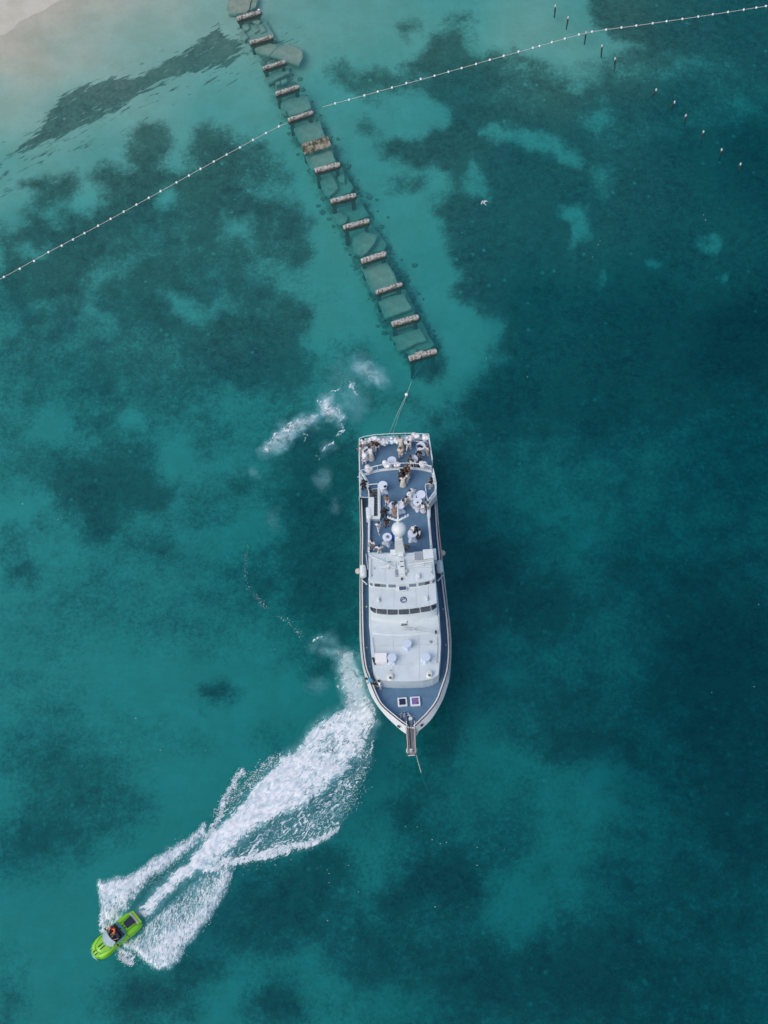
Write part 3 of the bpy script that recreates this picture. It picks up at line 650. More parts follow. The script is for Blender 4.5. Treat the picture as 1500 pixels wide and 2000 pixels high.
def foam(name, box, step, painter, label):
    """a relief of foam over the water: cells without foam are left out"""
    cs = [P(box[0], box[1]), P(box[2], box[1]), P(box[0], box[3]), P(box[2], box[3])]
    xs = np.arange(min(c.x for c in cs), max(c.x for c in cs), step); ys = np.arange(min(c.y for c in cs), max(c.y for c in cs), step)
    X, Y = np.meshgrid(xs, ys); px, py = to_px(X, Y, .08+0*X)
    wx = px+(fbm(X*.9, Y*.9, 4, 2)-.5)*16; wy = py+(fbm(X*.9, Y*.9, 4, 7)-.5)*16
    D, Mk, S, Hh = painter(px, py, wx, wy)
    Z = .07+Hh*(.35+.9*fbm(X*1.3, Y*1.3, 4, 3))+ (fbm(X*3, Y*3, 2)-.5)*.05*D
    keep = (np.maximum(D, Mk) > .012)
    ny, nx = X.shape; i = np.arange(nx*ny).reshape(ny, nx)
    k = keep[:-1, :-1] | keep[1:, :-1] | keep[:-1, 1:] | keep[1:, 1:]
    q = np.stack([i[:-1, :-1], i[:-1, 1:], i[1:, 1:], i[1:, :-1]], -1)[k]
    u, inv = np.unique(q, return_inverse=True); q = inv.reshape(-1, 4)
    co = np.stack([X, Y, Z], -1).reshape(-1, 3)[u].astype(np.float32)
    me = bpy.data.meshes.new(name); me.vertices.add(len(co)); me.vertices.foreach_set('co', co.ravel())
    me.loops.add(q.size); me.loops.foreach_set('vertex_index', q.ravel().astype(np.int32))
    me.polygons.add(len(q)); me.polygons.foreach_set('loop_start', np.arange(0, q.size, 4, dtype=np.int32)); me.polygons.foreach_set('loop_total', np.full(len(q), 4, np.int32)); me.update(calc_edges=True)
    for nm, v in (('dens', D), ('milk', Mk), ('strk', S)):
        at = me.attributes.new(nm, 'FLOAT', 'POINT'); at.data.foreach_set('value', v.reshape(-1)[u].astype(np.float32))
    me.polygons.foreach_set('use_smooth', [True]*len(me.polygons)); me.materials.append(fm)
    o = bpy.data.objects.new(name, me); COL.objects.link(o)
    return tag(o, label=label, cat='foam', kind='stuff')

MAIN = [(264,1782),(300,1745),(330,1716),(362,1690),(388,1660),(408,1636),(432,1612),(454,1592),(482,1562),(503,1534),(518,1512),(536,1498),(552,1484),(566,1474),(582,1462),(597,1440),(615,1417),(637,1403),(662,1392),(677,1388),(690,1384),(706,1372),(716,1370),(728,1390),(735,1410),(727,1432),(718,1452),(704,1476),(676,1507),(646,1530),(614,1560),(590,1576),(550,1592),(520,1610),(498,1624),(470,1648),(446,1667),(420,1688),(402,1701),(374,1712),(350,1732),(330,1745),(306,1772),(284,1796)]
CORE = [(276,1784,4),(300,1758,7),(338,1722,10),(385,1680,14),(430,1628,24),(480,1590,30),(530,1546,36),(590,1502,50),(650,1450,56),(700,1410,24)]
UPW = [(213,1830),(206,1800),(203,1770),(191,1740),(193,1722),(215,1716),(240,1714),(258,1708),(285,1690),(310,1672),(335,1654),(360,1640),(388,1624),(402,1604),(408,1632),(372,1660),(330,1690),(300,1712),(276,1738),(255,1764),(244,1786),(232,1812)]
UPEDGE = [(203,1776,9),(196,1742,7),(204,1735,9),(230,1735,18),(262,1722,12),(300,1690,9),(340,1660,8),(370,1640,7),(400,1612,5)]
LOW = [(236,1842),(262,1834),(282,1806),(306,1785),(330,1762),(372,1722),(402,1704),(440,1694),(452,1700),(448,1722),(432,1758),(414,1786),(396,1812),(382,1838),(362,1848),(348,1872),(330,1888),(302,1890),(282,1878),(264,1862),(248,1854)]
LOWE = [(244,1848,4),(268,1862,8),(300,1872,15),(325,1862,18),(345,1840,14),(372,1815,12),(404,1780,9),(430,1740,8),(446,1706,5)]
SIDE = [(400,1702),(440,1680),(470,1654),(500,1628),(552,1596),(616,1564),(648,1534),(690,1500),(720,1458),(724,1480),(704,1520),(688,1560),(664,1600),(640,1636),(600,1652),(550,1664),(500,1676),(450,1690)]
ARM = [(398,1700,6),(430,1690,7),(470,1681,7),(520,1668,6),(560,1660,6),(604,1648,5),(640,1632,3.5),(660,1616,1)]
THIN = [(398,1650,2),(414,1622,4),(430,1592,4),(440,1562,5),(452,1536,5),(464,1514,5),(476,1504,2)]
TDOT = [(404,1640),(428,1610),(444,1572),(470,1530),(500,1500),(540,1472),(560,1470),(520,1510),(500,1536),(452,1594)]
def wake_paint(px, py, wx, wy):
    Z0 = np.zeros(px.shape)
    def pl(p, s0, s1, w=True): return sstep(s0, s1, sd_poly(wx if w else px, wy if w else py, p))
    def ln(p, s0, s1, w=True): return sstep(s0, s1, sd_line(wx if w else px, wy if w else py, [(a, b) for a, b, c in p], [c for a, b, c in p]))
    near = sstep(520, 300, px)
    D = pl(MAIN, 10, -8)*(.70+.42*ln(CORE, 12, -16))
    head = sstep(150, 40, np.hypot(px-650, py-1452)); D = D*(1-.20*head)
    hole = sstep(26, 4, np.hypot((wx-645)/1.2, (wy-1456)/1.3)); D = D*(1-.35*hole)
    S = Z0.copy()
    side = pl(SIDE, 10, -12)*(.42-.06*sstep(1560, 1480, py)); D = np.maximum(D, side)
    td = pl(TDOT, 12, -10)*.33; D = np.maximum(D, td)
    du = np.maximum(sd_line(wx, wy, [(a, b) for a, b, c in UPEDGE], [c for a, b, c in UPEDGE]), 0); u = pl(UPW, 9, -9)*(.37+.44*np.exp(-du/18)+.12*near); D = np.maximum(D, u); S = np.maximum(S, sstep(.0, .3, u)*(1-pl(MAIN, 4, -8)))
    dl_ = np.maximum(sd_line(wx, wy, [(a, b) for a, b, c in LOWE], [c for a, b, c in LOWE]), 0); l_ = pl(LOW, 10, -9)*(.33+.42*np.exp(-dl_/20)+.14*sstep(90, 20, np.hypot(px-300, py-1830))); D = np.maximum(D, l_); S = np.maximum(S, sstep(.0, .3, l_)*(1-pl(MAIN, 4, -8)))
    D = np.maximum(D, ln(ARM, 7, -3)*.86); D = np.maximum(D, ln([(a, b-6, c) for a, b, c in ARM], 16, -3)*.5)
    D = np.maximum(D, ln(THIN, 7, -2)*.62)
    D = np.maximum(D, pl([(224,1846),(240,1852),(262,1868),(256,1888),(246,1880),(234,1866)], 5, -4)*.8)
    D = np.maximum(D, ln([(204,1780,5),(205,1800,7),(208,1816,6),(216,1826,4)], 7, -4)*.85)
    # dark gaps beside the jet right behind the stern
    gap = sstep(6, -4, sd_poly(wx, wy, [(282,1800),(300,1778),(340,1742),(402,1708),(430,1696),(400,1722),(350,1756),(306,1790)])); D = D*(1-.4*gap)
    gap = sstep(6, -4, sd_poly(wx, wy, [(296,1728),(330,1700),(380,1664),(404,1640),(398,1652),(352,1696),(312,1734)])); D = D*(1-.5*gap)
    # upper ends: the head curls up along the ship's bow and thins into a milky cloud
    D = np.maximum(D, ln([(700,1390,24),(690,1360,20),(682,1330,16),(672,1305,10),(664,1284,8)], 16, -14)*.36)
    D = np.maximum(D, ln([(716,1364,2),(728,1384,2),(736,1402,2)], 4, -2)*.7); D = np.maximum(D, ln([(720,1472,1.5),(726,1462,1.5),(730,1450,1)], 3, -2)*.8)
    Mk = ln([(706,1400,24),(697,1366,24),(690,1336,20),(676,1306,16),(676,1285,10),(660,1276,6)], 20, -14)*.92
    Mk = np.maximum(Mk, ln([(668,1280,9),(650,1272,8),(634,1270,6)], 12, -8)*.45); Mk = np.maximum(Mk, ln([(612,1262,5),(624,1250,7),(645,1246,8),(655,1256,4)], 12, -8)*.28)
    Mk = np.maximum(Mk, sstep(34, 0, np.hypot(wx-700, (wy-1290)))*.30); Mk = np.maximum(Mk, sstep(24, 0, np.hypot((wx-618)/1.3, wy-1340))*.22)
    for q in [[(682,1272),(690,1280),(686,1292)],[(654,1322),(652,1334),(660,1342)],[(694,1310),(702,1322),(704,1336)],[(612,1256),(618,1248),(632,1243)],[(700,1280),(692,1272),(680,1276)]]:
        D = np.maximum(D, sstep(2.4, -1, sd_line(wx, wy, q)-1)*.55)
    Mk = np.maximum(Mk, sstep(18, -12, sd_poly(wx, wy, MAIN))*.62); Mk = np.maximum(Mk, sstep(14, -10, sd_poly(wx, wy, SIDE))*.16)
    Mk = np.maximum(Mk, sstep(.05, .6, l_)*.5); Mk = np.maximum(Mk, sstep(.05, .6, u)*.52)
    Hh = .10*D+.30*sstep(.5, .9, np.maximum(l_, u))*S+.16*sstep(8, -10, sd_poly(wx, wy, MAIN))
    return D, Mk, S, Hh
foam('boat_wake_foam', (170,1230,770,1910), .10, wake_paint, 'broad white jet boat wake curling round the ship bow')
def old_paint(px, py, wx, wy):
    D = np.zeros(px.shape); wx = px+(wx-px)*1.6; wy = py+(wy-py)*1.6
    ln = lambda p, s0, s1: sstep(s0, s1, sd_line(wx, wy, [(a, b) for a, b, c in p], [c for a, b, c in p]))
    Mk = ln([(640,782,10),(640,800,13),(655,806,10)], 16, -12)*.95
    Mk = np.maximum(Mk, ln([(620,818,6),(590,828,12),(565,840,14),(552,856,12),(530,876,10),(520,882,6)], 14, -10)*.72)
    Mk = np.maximum(Mk, ln([(660,820,8),(664,800,8)], 12, -8)*.6)
    Mk = np.maximum(Mk, ln([(706,716,13),(722,728,14),(738,740,12)], 20, -14)*.66); Mk = np.maximum(Mk, sstep(36, 4, np.hypot((wx-690)/1.2, (wy-785)/1.3))*.30)
    Mk = np.maximum(Mk, sstep(50, 10, np.hypot((wx-670), (wy-750)/1.4))*.16); Mk = np.maximum(Mk, sstep(26, 4, np.hypot(wx-632, (wy-935)/1.4))*.26)
    Mk = np.maximum(Mk, sstep(20, 2, np.hypot(wx-640, wy-876))*.30); Mk = np.maximum(Mk, sstep(16, 2, np.hypot(wx-497, wy-922))*.22); Mk = np.maximum(Mk, sstep(22, 2, np.hypot(wx-535, (wy-1010)*.8))*.12)
    Mk = np.maximum(Mk, sstep(16, 2, np.hypot(wx-655, (wy-988)*.7))*.14)
    D = ln([(640,788,6),(650,800,8)], 12, -10)*.55; D = np.maximum(D, ln([(606,822,3),(570,832,6),(550,852,4),(530,866,3)], 10, -8)*.48)
    for q in [[(638,778),(622,786),(630,800),(644,790),(636,782)],[(660,796),(666,806),(664,820)],[(560,828),(574,824),(572,836),(566,834)],[(540,846),(534,862),(524,870),(516,868)],[(545,848),(560,842),(574,846)],
              [(604,816),(614,822),(620,814)],[(640,760),(650,766),(660,762)],[(684,750),(690,768),(702,776)],[(658,852),(664,842),(672,836),(670,826)],[(596,860),(600,850),(592,846)],[(630,878),(642,872),(652,866)],[(612,890),(622,888),(624,898)],[(526,876),(526,892)]]:
        D = np.maximum(D, sstep(2.6, -1, sd_line(wx, wy, q)-.8)*.75)
    return D, Mk, np.zeros(px.shape), .05*D
foam('churned_water_foam', (480,690,790,1050), .12, old_paint, 'pale churned patches left of the ship stern')
# droplets thrown up around the wake and flecks drifting on the water
drp = MB(); rnd = random.Random(11)
def flake(p, r):
    a = rnd.random()*6.28; vs = [(p[0]+r*math.cos(a+2.1*k), p[1]+r*math.sin(a+2.1*k)*rnd.uniform(.5, 1), p[2]) for k in range(3)]+[(p[0], p[1], p[2]+r*.9)]
    drp.add(vs, [(0,1,3),(1,2,3),(2,0,3),(2,1,0)])
def scatter(line, n, r0=.03, r1=.075, h=.5):
    L = [math.hypot(line[i+1][0]-line[i][0], line[i+1][1]-line[i][1]) for i in range(len(line)-1)]; tot = sum(L)
    for _ in range(n):
        s = rnd.random()*tot; i = 0
        while i < len(L)-1 and s > L[i]: s -= L[i]; i += 1
        f = min(1, s/L[i]); w_ = line[i][2]*(1-f)+line[i+1][2]*f
        z = .05+abs(rnd.gauss(0, .4))*h
        flake(P(line[i][0]*(1-f)+line[i+1][0]*f+rnd.gauss(0, w_*.55), line[i][1]*(1-f)+line[i+1][1]*f+rnd.gauss(0, w_*.55), z), rnd.uniform(r0, r1))
scatter(UPEDGE, 900, .02, .055, h=.7); scatter([(a, b, c*1.5) for a, b, c in LOWE], 1000, .02, .055, h=.8); scatter([(a, b, c*1.2) for a, b, c in ARM], 900, h=.2); scatter([(a, b, c*1.2) for a, b, c in THIN], 500, h=.2)
scatter([(480,1690,14),(560,1640,26),(640,1580,26),(690,1520,20)], 500, .02, .06, .1); scatter([(300,1820,30),(380,1760,28),(430,1720,16)], 600, .02, .05, h=.5); scatter([(230,1760,20),(290,1712,20),(370,1650,16)], 1000, .02, .05, h=.5)
scatter([(420,1590,10),(480,1530,16),(540,1480,10)], 500, h=.1); scatter([(232,1866,6),(252,1880,6)], 260, h=.3); scatter([(204,1800,5),(208,1826,5)], 160, h=.4)
scatter([(484,1062,3),(478,1110,3),(486,1150,5),(500,1170,5)], 70, .015, .045, 0); scatter([(545,1205,6),(570,1222,7),(590,1245,5)], 60, .015, .05, 0); scatter([(500,1165,5),(520,1190,5)], 40, .02, .05, 0)
scatter([(716,1460,14),(690,1560,18),(660,1600,10)], 420, .02, .06, 0)
for x, y in [(681,1690),(639,1699),(620,1696),(643,1724),(643,1706),(700,1742),(323,1086),(265,1403),(313,1465),(236,1449),(402,1466),(857,899),(1157,502),(118,966),(44,984),(113,1015),(537,1268),(1062,1525),(860,1648),(872,1645),(844,1640),(932,1655),(932,1690),(912,1772),(850,1771),(985,1659),(792,1614),(815,1615),(1473,1341),(1482,1180),(1390,1352),(950,700),(1030,736),(1130,560),(640,1798),(1168,478),(1172,470),(1374,420),(1378,430)]:
    p = P(x, y, .03); r = rnd.uniform(.025, .05); drp.add([(p.x+r*math.cos(k*1.05), p.y+r*math.sin(k*1.05)*.7, .03) for k in range(6)]+[(p.x, p.y, .07)], [(i, (i+1) % 6, 6) for i in range(6)])
SPRAY = mat('spray_white', (.74,.76,.79), .8)
drp.build('spray_droplets', SPRAY, kind='stuff', label='scattered spray droplets and foam flecks on the water', cat='spray')

# ================================================================== the excursion ship
SHIP = P(780, 1150, 0); ship = empty('passenger_ship', SHIP, label='long white passenger ship with blue grey decks moored stern to the ruined pier', cat='ship', kind='thing')
def PS(x, y, z): return P(x, y, z)-SHIP
def part(mb, name, m, parent=None, **k): return mb.build(name, m, parent or ship, **k)
CAPL = [(702.5,864),(702,900),(702,940),(703,985),(704.5,1040),(704,1090),(704,1150),(704.5,1200),(705,1224),(706.5,1261),(711,1300),(716,1316),(723.6,1336),(732,1357),(743,1377),(763,1395.5),(788,1415.5),(794,1419)]
CAPR = [(837,857),(843,900),(850,950),(853,985),(857.5,1047),(862,1090),(867.5,1140),(872.5,1180),(877,1224),(879.5,1268),(876.5,1306),(872,1324),(864,1347),(855,1370),(837,1394),(826,1405),(813,1418),(810,1420.5)]
OUTL = [(702,864.5),(701.5,900),(701.5,940),(702,985),(703,1040),(702.6,1090),(702,1150),(702,1200),(702,1238),(703.5,1266),(707,1297),(710.5,1313),(715.5,1331),(722,1352),(734,1374),(752,1397),(778,1422),(794,1434.5)]
OUTR = [(838,857),(844,900),(851.5,950),(854.5,985),(859,1047),(864,1090),(870,1140),(874.5,1180),(879,1215),(881.8,1253),(881.5,1285),(878.5,1323),(872.5,1345),(864.5,1368),(848,1397),(836,1412),(818,1428),(810,1433)]
def zs(y): return 3.45+.75*float(sstep(1150, 1430, np.array(y)))      # sheer: rail height above the water
def line3(pts, dz=0.0, n=60, zf=zs):
    q = [PS(x, y, zf(y)+dz) for x, y in pts]; return resamp(spline(q, 6), n)
capl, capr, outl, outr = line3(CAPL), line3(CAPR), line3(OUTL, -.45), line3(OUTR, -.45)
N = len(capl)
mid = [(a+b)/2 for a, b in zip(capl, capr)]
def toward(a, m, f, z, fwd=0.0): q = a.lerp(m, f); q.z = z; q.y += fwd; return q
hull = MB()
def hull_side(cap, out_, other):
    r0 = [c+Vector((0, 0, 0)) for c in cap]; r1 = out_
    r2, r3 = [], []
    for i, (o_, c, m_) in enumerate(zip(out_, other, mid)):
        s = i/(N-1); b = float(sstep(.62, 1.0, np.array(s)))
        r2.append(toward(o_, m_, .06+.34*b, 0.3, 1.2*b)); r3.append(toward(o_, m_, .22+.45*b, -1.3, 2.0*b))
    hull.loft([r0, r1, r2, r3], closed=False); return r0, r1, r2, r3
A = hull_side(capl, outl, capr); B = hull_side(capr, outr, capl)
for k in range(3):
    hull.add([A[k][0], B[k][0], B[k+1][0], A[k+1][0]], [(0,1,2,3)]); hull.add([A[k][-1], B[k][-1], B[k+1][-1], A[k+1][-1]], [(0,1,2,3)])
part(hull, 'hull', WHITE2, smooth=True)
# bulwark inner skin, white strip and wooden rail cap
def inner(cap, d):
    out_ = []
    for i, c in enumerate(cap):
        t_ = (cap[min(i+1, N-1)]-cap[max(i-1, 0)]); nrm = Vector((-t_.y, t_.x, 0)).normalized()
        if (mid[i]-c).dot(nrm) < 0: nrm = -nrm
        out_.append(c+nrm*d)
    return out_
I0 = int(N*.20)
DZ = .68
ZF0 = 3.1
for cap in (capl, capr):
    m = MB(); a = inner(cap, .05); b = inner(cap, .20); lo = [q-Vector((0, 0, DZ+.1)) for q in b]; up = [q+Vector((0, 0, .02)) for q in a]; u2 = [q+Vector((0, 0, .02)) for q in b]
    m.loft([cap[I0:], up[I0:], u2[I0:], lo[I0:]], closed=False); part(m, 'bulwark', WHITE, smooth=True)
    m = MB(); a = inner(cap, .005); b = inner(cap, .085); m.loft([[q+Vector((0,0,.0)) for q in a[I0:]], [q+Vector((0,0,.06)) for q in a[I0:]], [q+Vector((0,0,.06)) for q in b[I0:]], [q for q in b[I0:]]], closed=False)
    part(m, 'wooden_rail_cap', WOOD)
# main deck sheet
dl = [q-Vector((0, 0, DZ)) for q in inner(capl, .22)]; dr = [q-Vector((0, 0, DZ)) for q in inner(capr, .22)]
m = MB(); m.loft([dl[I0-4:], dr[I0-4:]], closed=False); part(m, 'main_deck', DECK)
def outline(pts, z): return [(q.x, q.y) for q in (PS(x, y, z) for x, y in pts)]
# stern deck (one step below the party deck)
ZS, ZP, ZC, ZW, ZH = 3.6, 4.8, 4.95, 7.0, 7.85
STERN = [(704,866),(711,863),(733,859),(760,858),(795,857),(836,858),(838,870),(843,906),(847,930),(846,950),(707,950),(704,940)]
m = MB(); m.prism(outline(STERN, ZS), ZS-.18, ZS); part(m, 'stern_deck', DECK)
m = MB(); q = [PS(x, y, ZS) for x, y in [(702,865),(710,862),(733,857),(760,855.5),(795,855),(837,856)]]
m.loft([[p+Vector((0,.0,-.25)) for p in q], [p+Vector((0,.05,.06)) for p in q], [p+Vector((0,-.22,.06)) for p in q]], closed=False); part(m, 'stern_coaming', WHITE)
# party deck
AFT = [(704,929.5),(707,928.7),(720,925),(738.7,919.6),(760,916.7),(786.7,915),(808,915.3),(826.7,917.3),(842.7,921.3)]
PARTY = AFT+[(846,924),(851,950),(852,966),(836.5,986.5),(834.5,995),(837,1027),(840,1050),(844,1084),(719,1088),(719.5,1016),(720.5,972),(702.5,970)]
WELL = [(728.5,956),(739,955),(739.5,1012),(727.5,1012)]
pl_ = outline(PARTY, ZP); m = MB(); m.prism(pl_, ZP-.15, ZP); under = MB(); under.prism(outline([(721,975),(834,990),(842,1083),(721,1083)], ZP-.2), 2.3, ZP-.16); part(under, 'deckhouse', WHITE2)
part(m, 'party_deck', DECK)
m = MB(); q = [PS(x, y, ZP) for x, y in AFT]; q = spline(q, 3)
m.loft([[p+Vector((0,.10,-.9)) for p in q], [p+Vector((0,.12,.05)) for p in q], [p+Vector((0,-.12,.05)) for p in q], [p+Vector((0,-.12,0)) for p in q]], closed=False); part(m, 'aft_deck_edge', WHITE)
# white fascia down the party deck sides
for pts in ([(702.2,928),(702.2,970)],[(846.5,924),(851.8,950),(852.8,966),(837,987)]):
    m = MB(); q = [PS(x, y, ZP) for x, y in pts]; m.loft([[p+Vector((0,0,-1.0)) for p in q], [p+Vector((0,0,.06)) for p in q], [p+Vector(((.16 if q[0].x < 0 else -.16),0,.06)) for p in q], [p+Vector(((.16 if q[0].x < 0 else -.16),0,-.1)) for p in q]], closed=False); part(m, 'deck_edge_fascia', WHITE)
def strip(pts, z, wdt, h0, h1, name, mt=WHITE, parent=None):
    q = resamp([PS(x, y, z) for x, y in pts], 14); m = MB(); L_, R_ = [], []
    for i, p in enumerate(q):
        t_ = q[min(i+1, 13)]-q[max(i-1, 0)]; n_ = Vector((-t_.y, t_.x, 0)).normalized()*wdt/2; L_.append(p+n_); R_.append(p-n_)
    up = Vector((0, 0, 1))
    m.loft([[p+up*h0 for p in L_], [p+up*h1 for p in L_], [p+up*h1 for p in R_], [p+up*h0 for p in R_]], closed=False)
    m.add([L_[0]+up*h0, L_[0]+up*h1, R_[0]+up*h1, R_[0]+up*h0], [(0,1,2,3)]); m.add([L_[-1]+up*h0, L_[-1]+up*h1, R_[-1]+up*h1, R_[-1]+up*h0], [(0,1,2,3)])
    return part(m, name, mt, parent)
strip([(721.5,1016),(721,1040),(720.5,1082)], ZP, .17, -2.0, .42, 'side_coaming'); strip([(836,1000),(838.5,1030),(842.5,1075)], ZP, .20, -2.0, .42, 'side_coaming')
# stair well: white surround, lower flight of treads
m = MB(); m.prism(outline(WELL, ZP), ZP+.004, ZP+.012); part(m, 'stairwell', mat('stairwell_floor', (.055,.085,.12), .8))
strip([(740.5,948),(741,1014)], ZP, .26, -.1, .35, 'stairwell_coaming'); strip([(722,1014),(742,1014)], ZP, .26, -.1, .33, 'stairwell_coaming'); strip([(725,1012),(725.5,976)], ZP, .5, -.1, .5, 'stairwell_coaming')
a, b = PS(718.5, 1006, ZP), PS(723, 1006, ZP); m = MB(); m.box(((a.x+b.x)/2, a.y+.0, ZP+.1), (.5, 1.15, .9), bev=.15); part(m, 'vent_box', WHITE)
st_ = MB(); 
TREAD = mat('stair_tread', (.13,.18,.24), .7)
for i in range(9):
    a, b = PS(729.3, 960+i*5.9, ZP+.02), PS(738.3, 960+i*5.9, ZP+.02); st_.box(((a.x+b.x)/2, a.y, ZP+.02), (b.x-a.x, .17, .03))
part(st_, 'stair_treads', TREAD)
m = MB(); m.box(PS(837.5, 999, ZP+.15), (.32, 1.1, .5), -.06, bev=.1); part(m, 'vent_box', WHITE)
m = MB(); q = outline([(826,909),(843,908),(843.5,921),(826,919)], ZP-.4); m.prism(q, ZP-.9, ZP-.35, bev=.05); part(m, 'locker', WHITE2)
# superstructure below: house sides down to the main deck
HOUSE = [(720,1079),(720,1100),(720,1140),(720.3,1220),(722,1231),(724,1268),(728,1305),(734,1321),(744,1328.5),(768,1330.5),(797,1330.8),(827,1329.5),(846,1325),(857,1318),(860.5,1285),(862,1253),(860,1224),(858.5,1195),(854,1150),(850.5,1120),(846,1080)]
hp = outline(HOUSE, ZC); hc = (sum(p[0] for p in hp)/len(hp), sum(p[1] for p in hp)/len(hp))
def ring(pts, z, sx=1.0, fwd=0.0): return [(hc[0]+(p[0]-hc[0])*sx, p[1]+(fwd if p[1] < hc[1]-5 else 0), z) for p in pts]
m = MB(); m.loft([ring(hp, 2.3, 1.0, .1), ring(hp, ZC-.18, 1.0, 0), [(p[0], p[1], ZC-.04) for p in inset(hp if sum(hp[i][0]*hp[(i+1)%len(hp)][1]-hp[(i+1)%len(hp)][0]*hp[i][1] for i in range(len(hp))) > 0 else hp[::-1], .1)][::1] if False else ring(hp, ZC, .985, .06)], False, True)
# shift: the cabin roof must sit a hair above the party deck where they overlap
part(m, 'cabin', ROOFW)
# stepped forward face of the cabin
for a, b in (((736,1333),(758,1341)),((833,1340),(853,1331))):
    p, q = PS(*a, 3.6), PS(*b, 3.6); m = MB(); m.box(((p.x+q.x)/2, (p.y+q.y)/2+.25, 3.45), (abs(q.x-p.x), .5, 1.1), math.atan2(q.y-p.y, q.x-p.x), bev=.06); part(m, 'front_step', WHITE2)
m = MB()
for x in range(5):
    p = PS(762+x*14, 1338, 4.0); m.box((p.x, p.y+.0, 4.1), (.34, .05, .26), bev=.02)
# wheelhouse
WT = [(723,1184.7),(733,1188.7),(754.7,1190.4),(777,1190.7),(800,1189.6),(820,1187),(841,1183),(852.7,1178.7)]
WB = [(724,1191),(733,1197),(756,1200),(777,1200),(800,1199),(821,1196),(842.7,1192),(853,1185)]
LED = [(725,1208),(746.7,1213.7),(766,1215.2),(780,1215.7),(806.7,1214.7),(833,1209),(846,1205.5),(853,1202)]
top = resamp(spline([PS(x, y, ZW) for x, y in WT], 4), 36); wb = resamp(spline([PS(x, y, ZW-.85) for x, y in WB], 4), 36); led = resamp(spline([PS(x, y, ZC+.05) for x, y in LED], 4), 36)
wtop = resamp([p+Vector((0, .0, .12)) for p in top], 36)
aftL, aftR = PS(720.5, 1130, ZW), PS(850, 1125, ZW)
m = MB(); m.loft([led, wb, [p+Vector((0,.02,0)) for p in top], wtop], closed=False)
L0 = lambda z, p: Vector((p.x, p.y, z))
for s, aft in ((0, aftL), (-1, aftR)):
    m.add([led[s], wb[s], top[s], wtop[s], L0(ZW+.12, aft), L0(ZC+.05, aft)], [(0,1,2,3,4,5)])
part(m, 'wheelhouse', WHITE)
m = MB(); rr = [(p.x, p.y) for p in top]; rr = [(rr[0][0]-.04, rr[0][1])]+rr+[(rr[-1][0]+.04, rr[-1][1])]+[(aftR.x+.04, aftR.y), (aftL.x-.04, aftL.y)]
m.prism(rr, ZW+.06, ZW+.16, bev=.04); part(m, 'brow_roof', ROOFW)
# wrap-round front windows: panes between mullions
CUT = [0.0, .08, .205, .33, .455, .58, .705, .83, .94][:1]
def along(arr, f): 
    f = min(max(f, 0), 1)*(len(arr)-1); i = min(int(f), len(arr)-2); return arr[i].lerp(arr[i+1], f-i)
def px_f(x, arr, z):      # fraction along the window band at which photo column x falls
    best = min(range(361), key=lambda k: abs(to_px(*[np.array(v) for v in ((along(arr, k/360)+SHIP).x, (along(arr, k/360)+SHIP).y, z)])[0]-x)); return best/360
for x0, x1 in [(723.6,733.8),(735.8,755),(757,776.7),(779,799),(801,820),(822.4,841.3),(843.3,852.4)]:
    f0, f1 = px_f(x0, wb, ZW-.8), px_f(x1, wb, ZW-.8); m = MB(); ra, rb = [], []
    for k in range(7):
        f = f0+(f1-f0)*k/6; a, b = along(wb, f), along(top, f); o_ = Vector((0, -.03, .0))
        ra.append(a.lerp(b, .02)+o_); rb.append(a.lerp(b, .98)+o_)
    m.loft([[p+Vector((0,.03,0)) for p in ra], ra, rb, [p+Vector((0,.03,0)) for p in rb]], closed=False); part(m, 'front_window', GLASS)
# ledge shadow line / rounded step at the wheelhouse foot
m = MB(); m.tube([p+Vector((0,-.02,.02)) for p in led], .06, 6); part(m, 'foot_moulding', WHITE2, smooth=True)
p0 = [PS(x, y, ZC) for x, y in [(727,1236),(750,1239),(785,1240),(825,1237),(858,1232)]]
m = MB(); q = resamp(spline(p0, 4), 20); m.loft([[a+Vector((0,-.10,.0)) for a in q], [a+Vector((0,.02,.07)) for a in q], [a+Vector((0,1.3,.08)) for a in q]], closed=False); part(m, 'raised_roof_panel', ROOFW)
# two dark treads with a pad between, on the centreline
m = MB()
for y in (1206.3, 1209.6): pass
for x, y, z in ((788.5,1206.5,ZC+.6),(789.5,1220.5,ZC+.12)): m.box(PS(x, y, z), (.52, .07, .05))
part(m, 'step_tread', BLACK); m = MB(); m.box(PS(789, 1214, ZC+.2), (.5, .35, .2), bev=.04); part(m, 'step_pad', WHITE)
# small window strip and roof of the upper bridge
HT = [(720.6,1132),(722.5,1136.5),(732,1138.5),(753,1140),(766,1140.4),(779,1140.5),(799,1139.5),(813,1138.3),(838.7,1133.6),(848,1130.5),(850.2,1127)]
ht = resamp(spline([PS(x, y, ZH) for x, y in HT], 4), 40)
hb = [Vector((p.x, p.y-.10, ZW+.14)) for p in ht]
m = MB(); m.loft([hb, ht], closed=False); A0, B0 = PS(720, 1083, ZH), PS(846.5, 1078, ZH)
for s, aft in ((0, A0), (-1, B0)): m.add([hb[s], ht[s], L0(ZH, aft), L0(ZW+.1, aft)], [(0,1,2,3)])
m.add([L0(ZH, A0), L0(ZH, B0), L0(ZP, B0), L0(ZP, A0)], [(0,1,2,3)]); part(m, 'upper_bridge', WHITE)
m = MB(); rr = [(p.x, p.y) for p in ht]+[(B0.x, B0.y), (A0.x, A0.y)]; m.prism(rr, ZH, ZH+.10, bev=.05); part(m, 'bridge_roof', ROOFW)
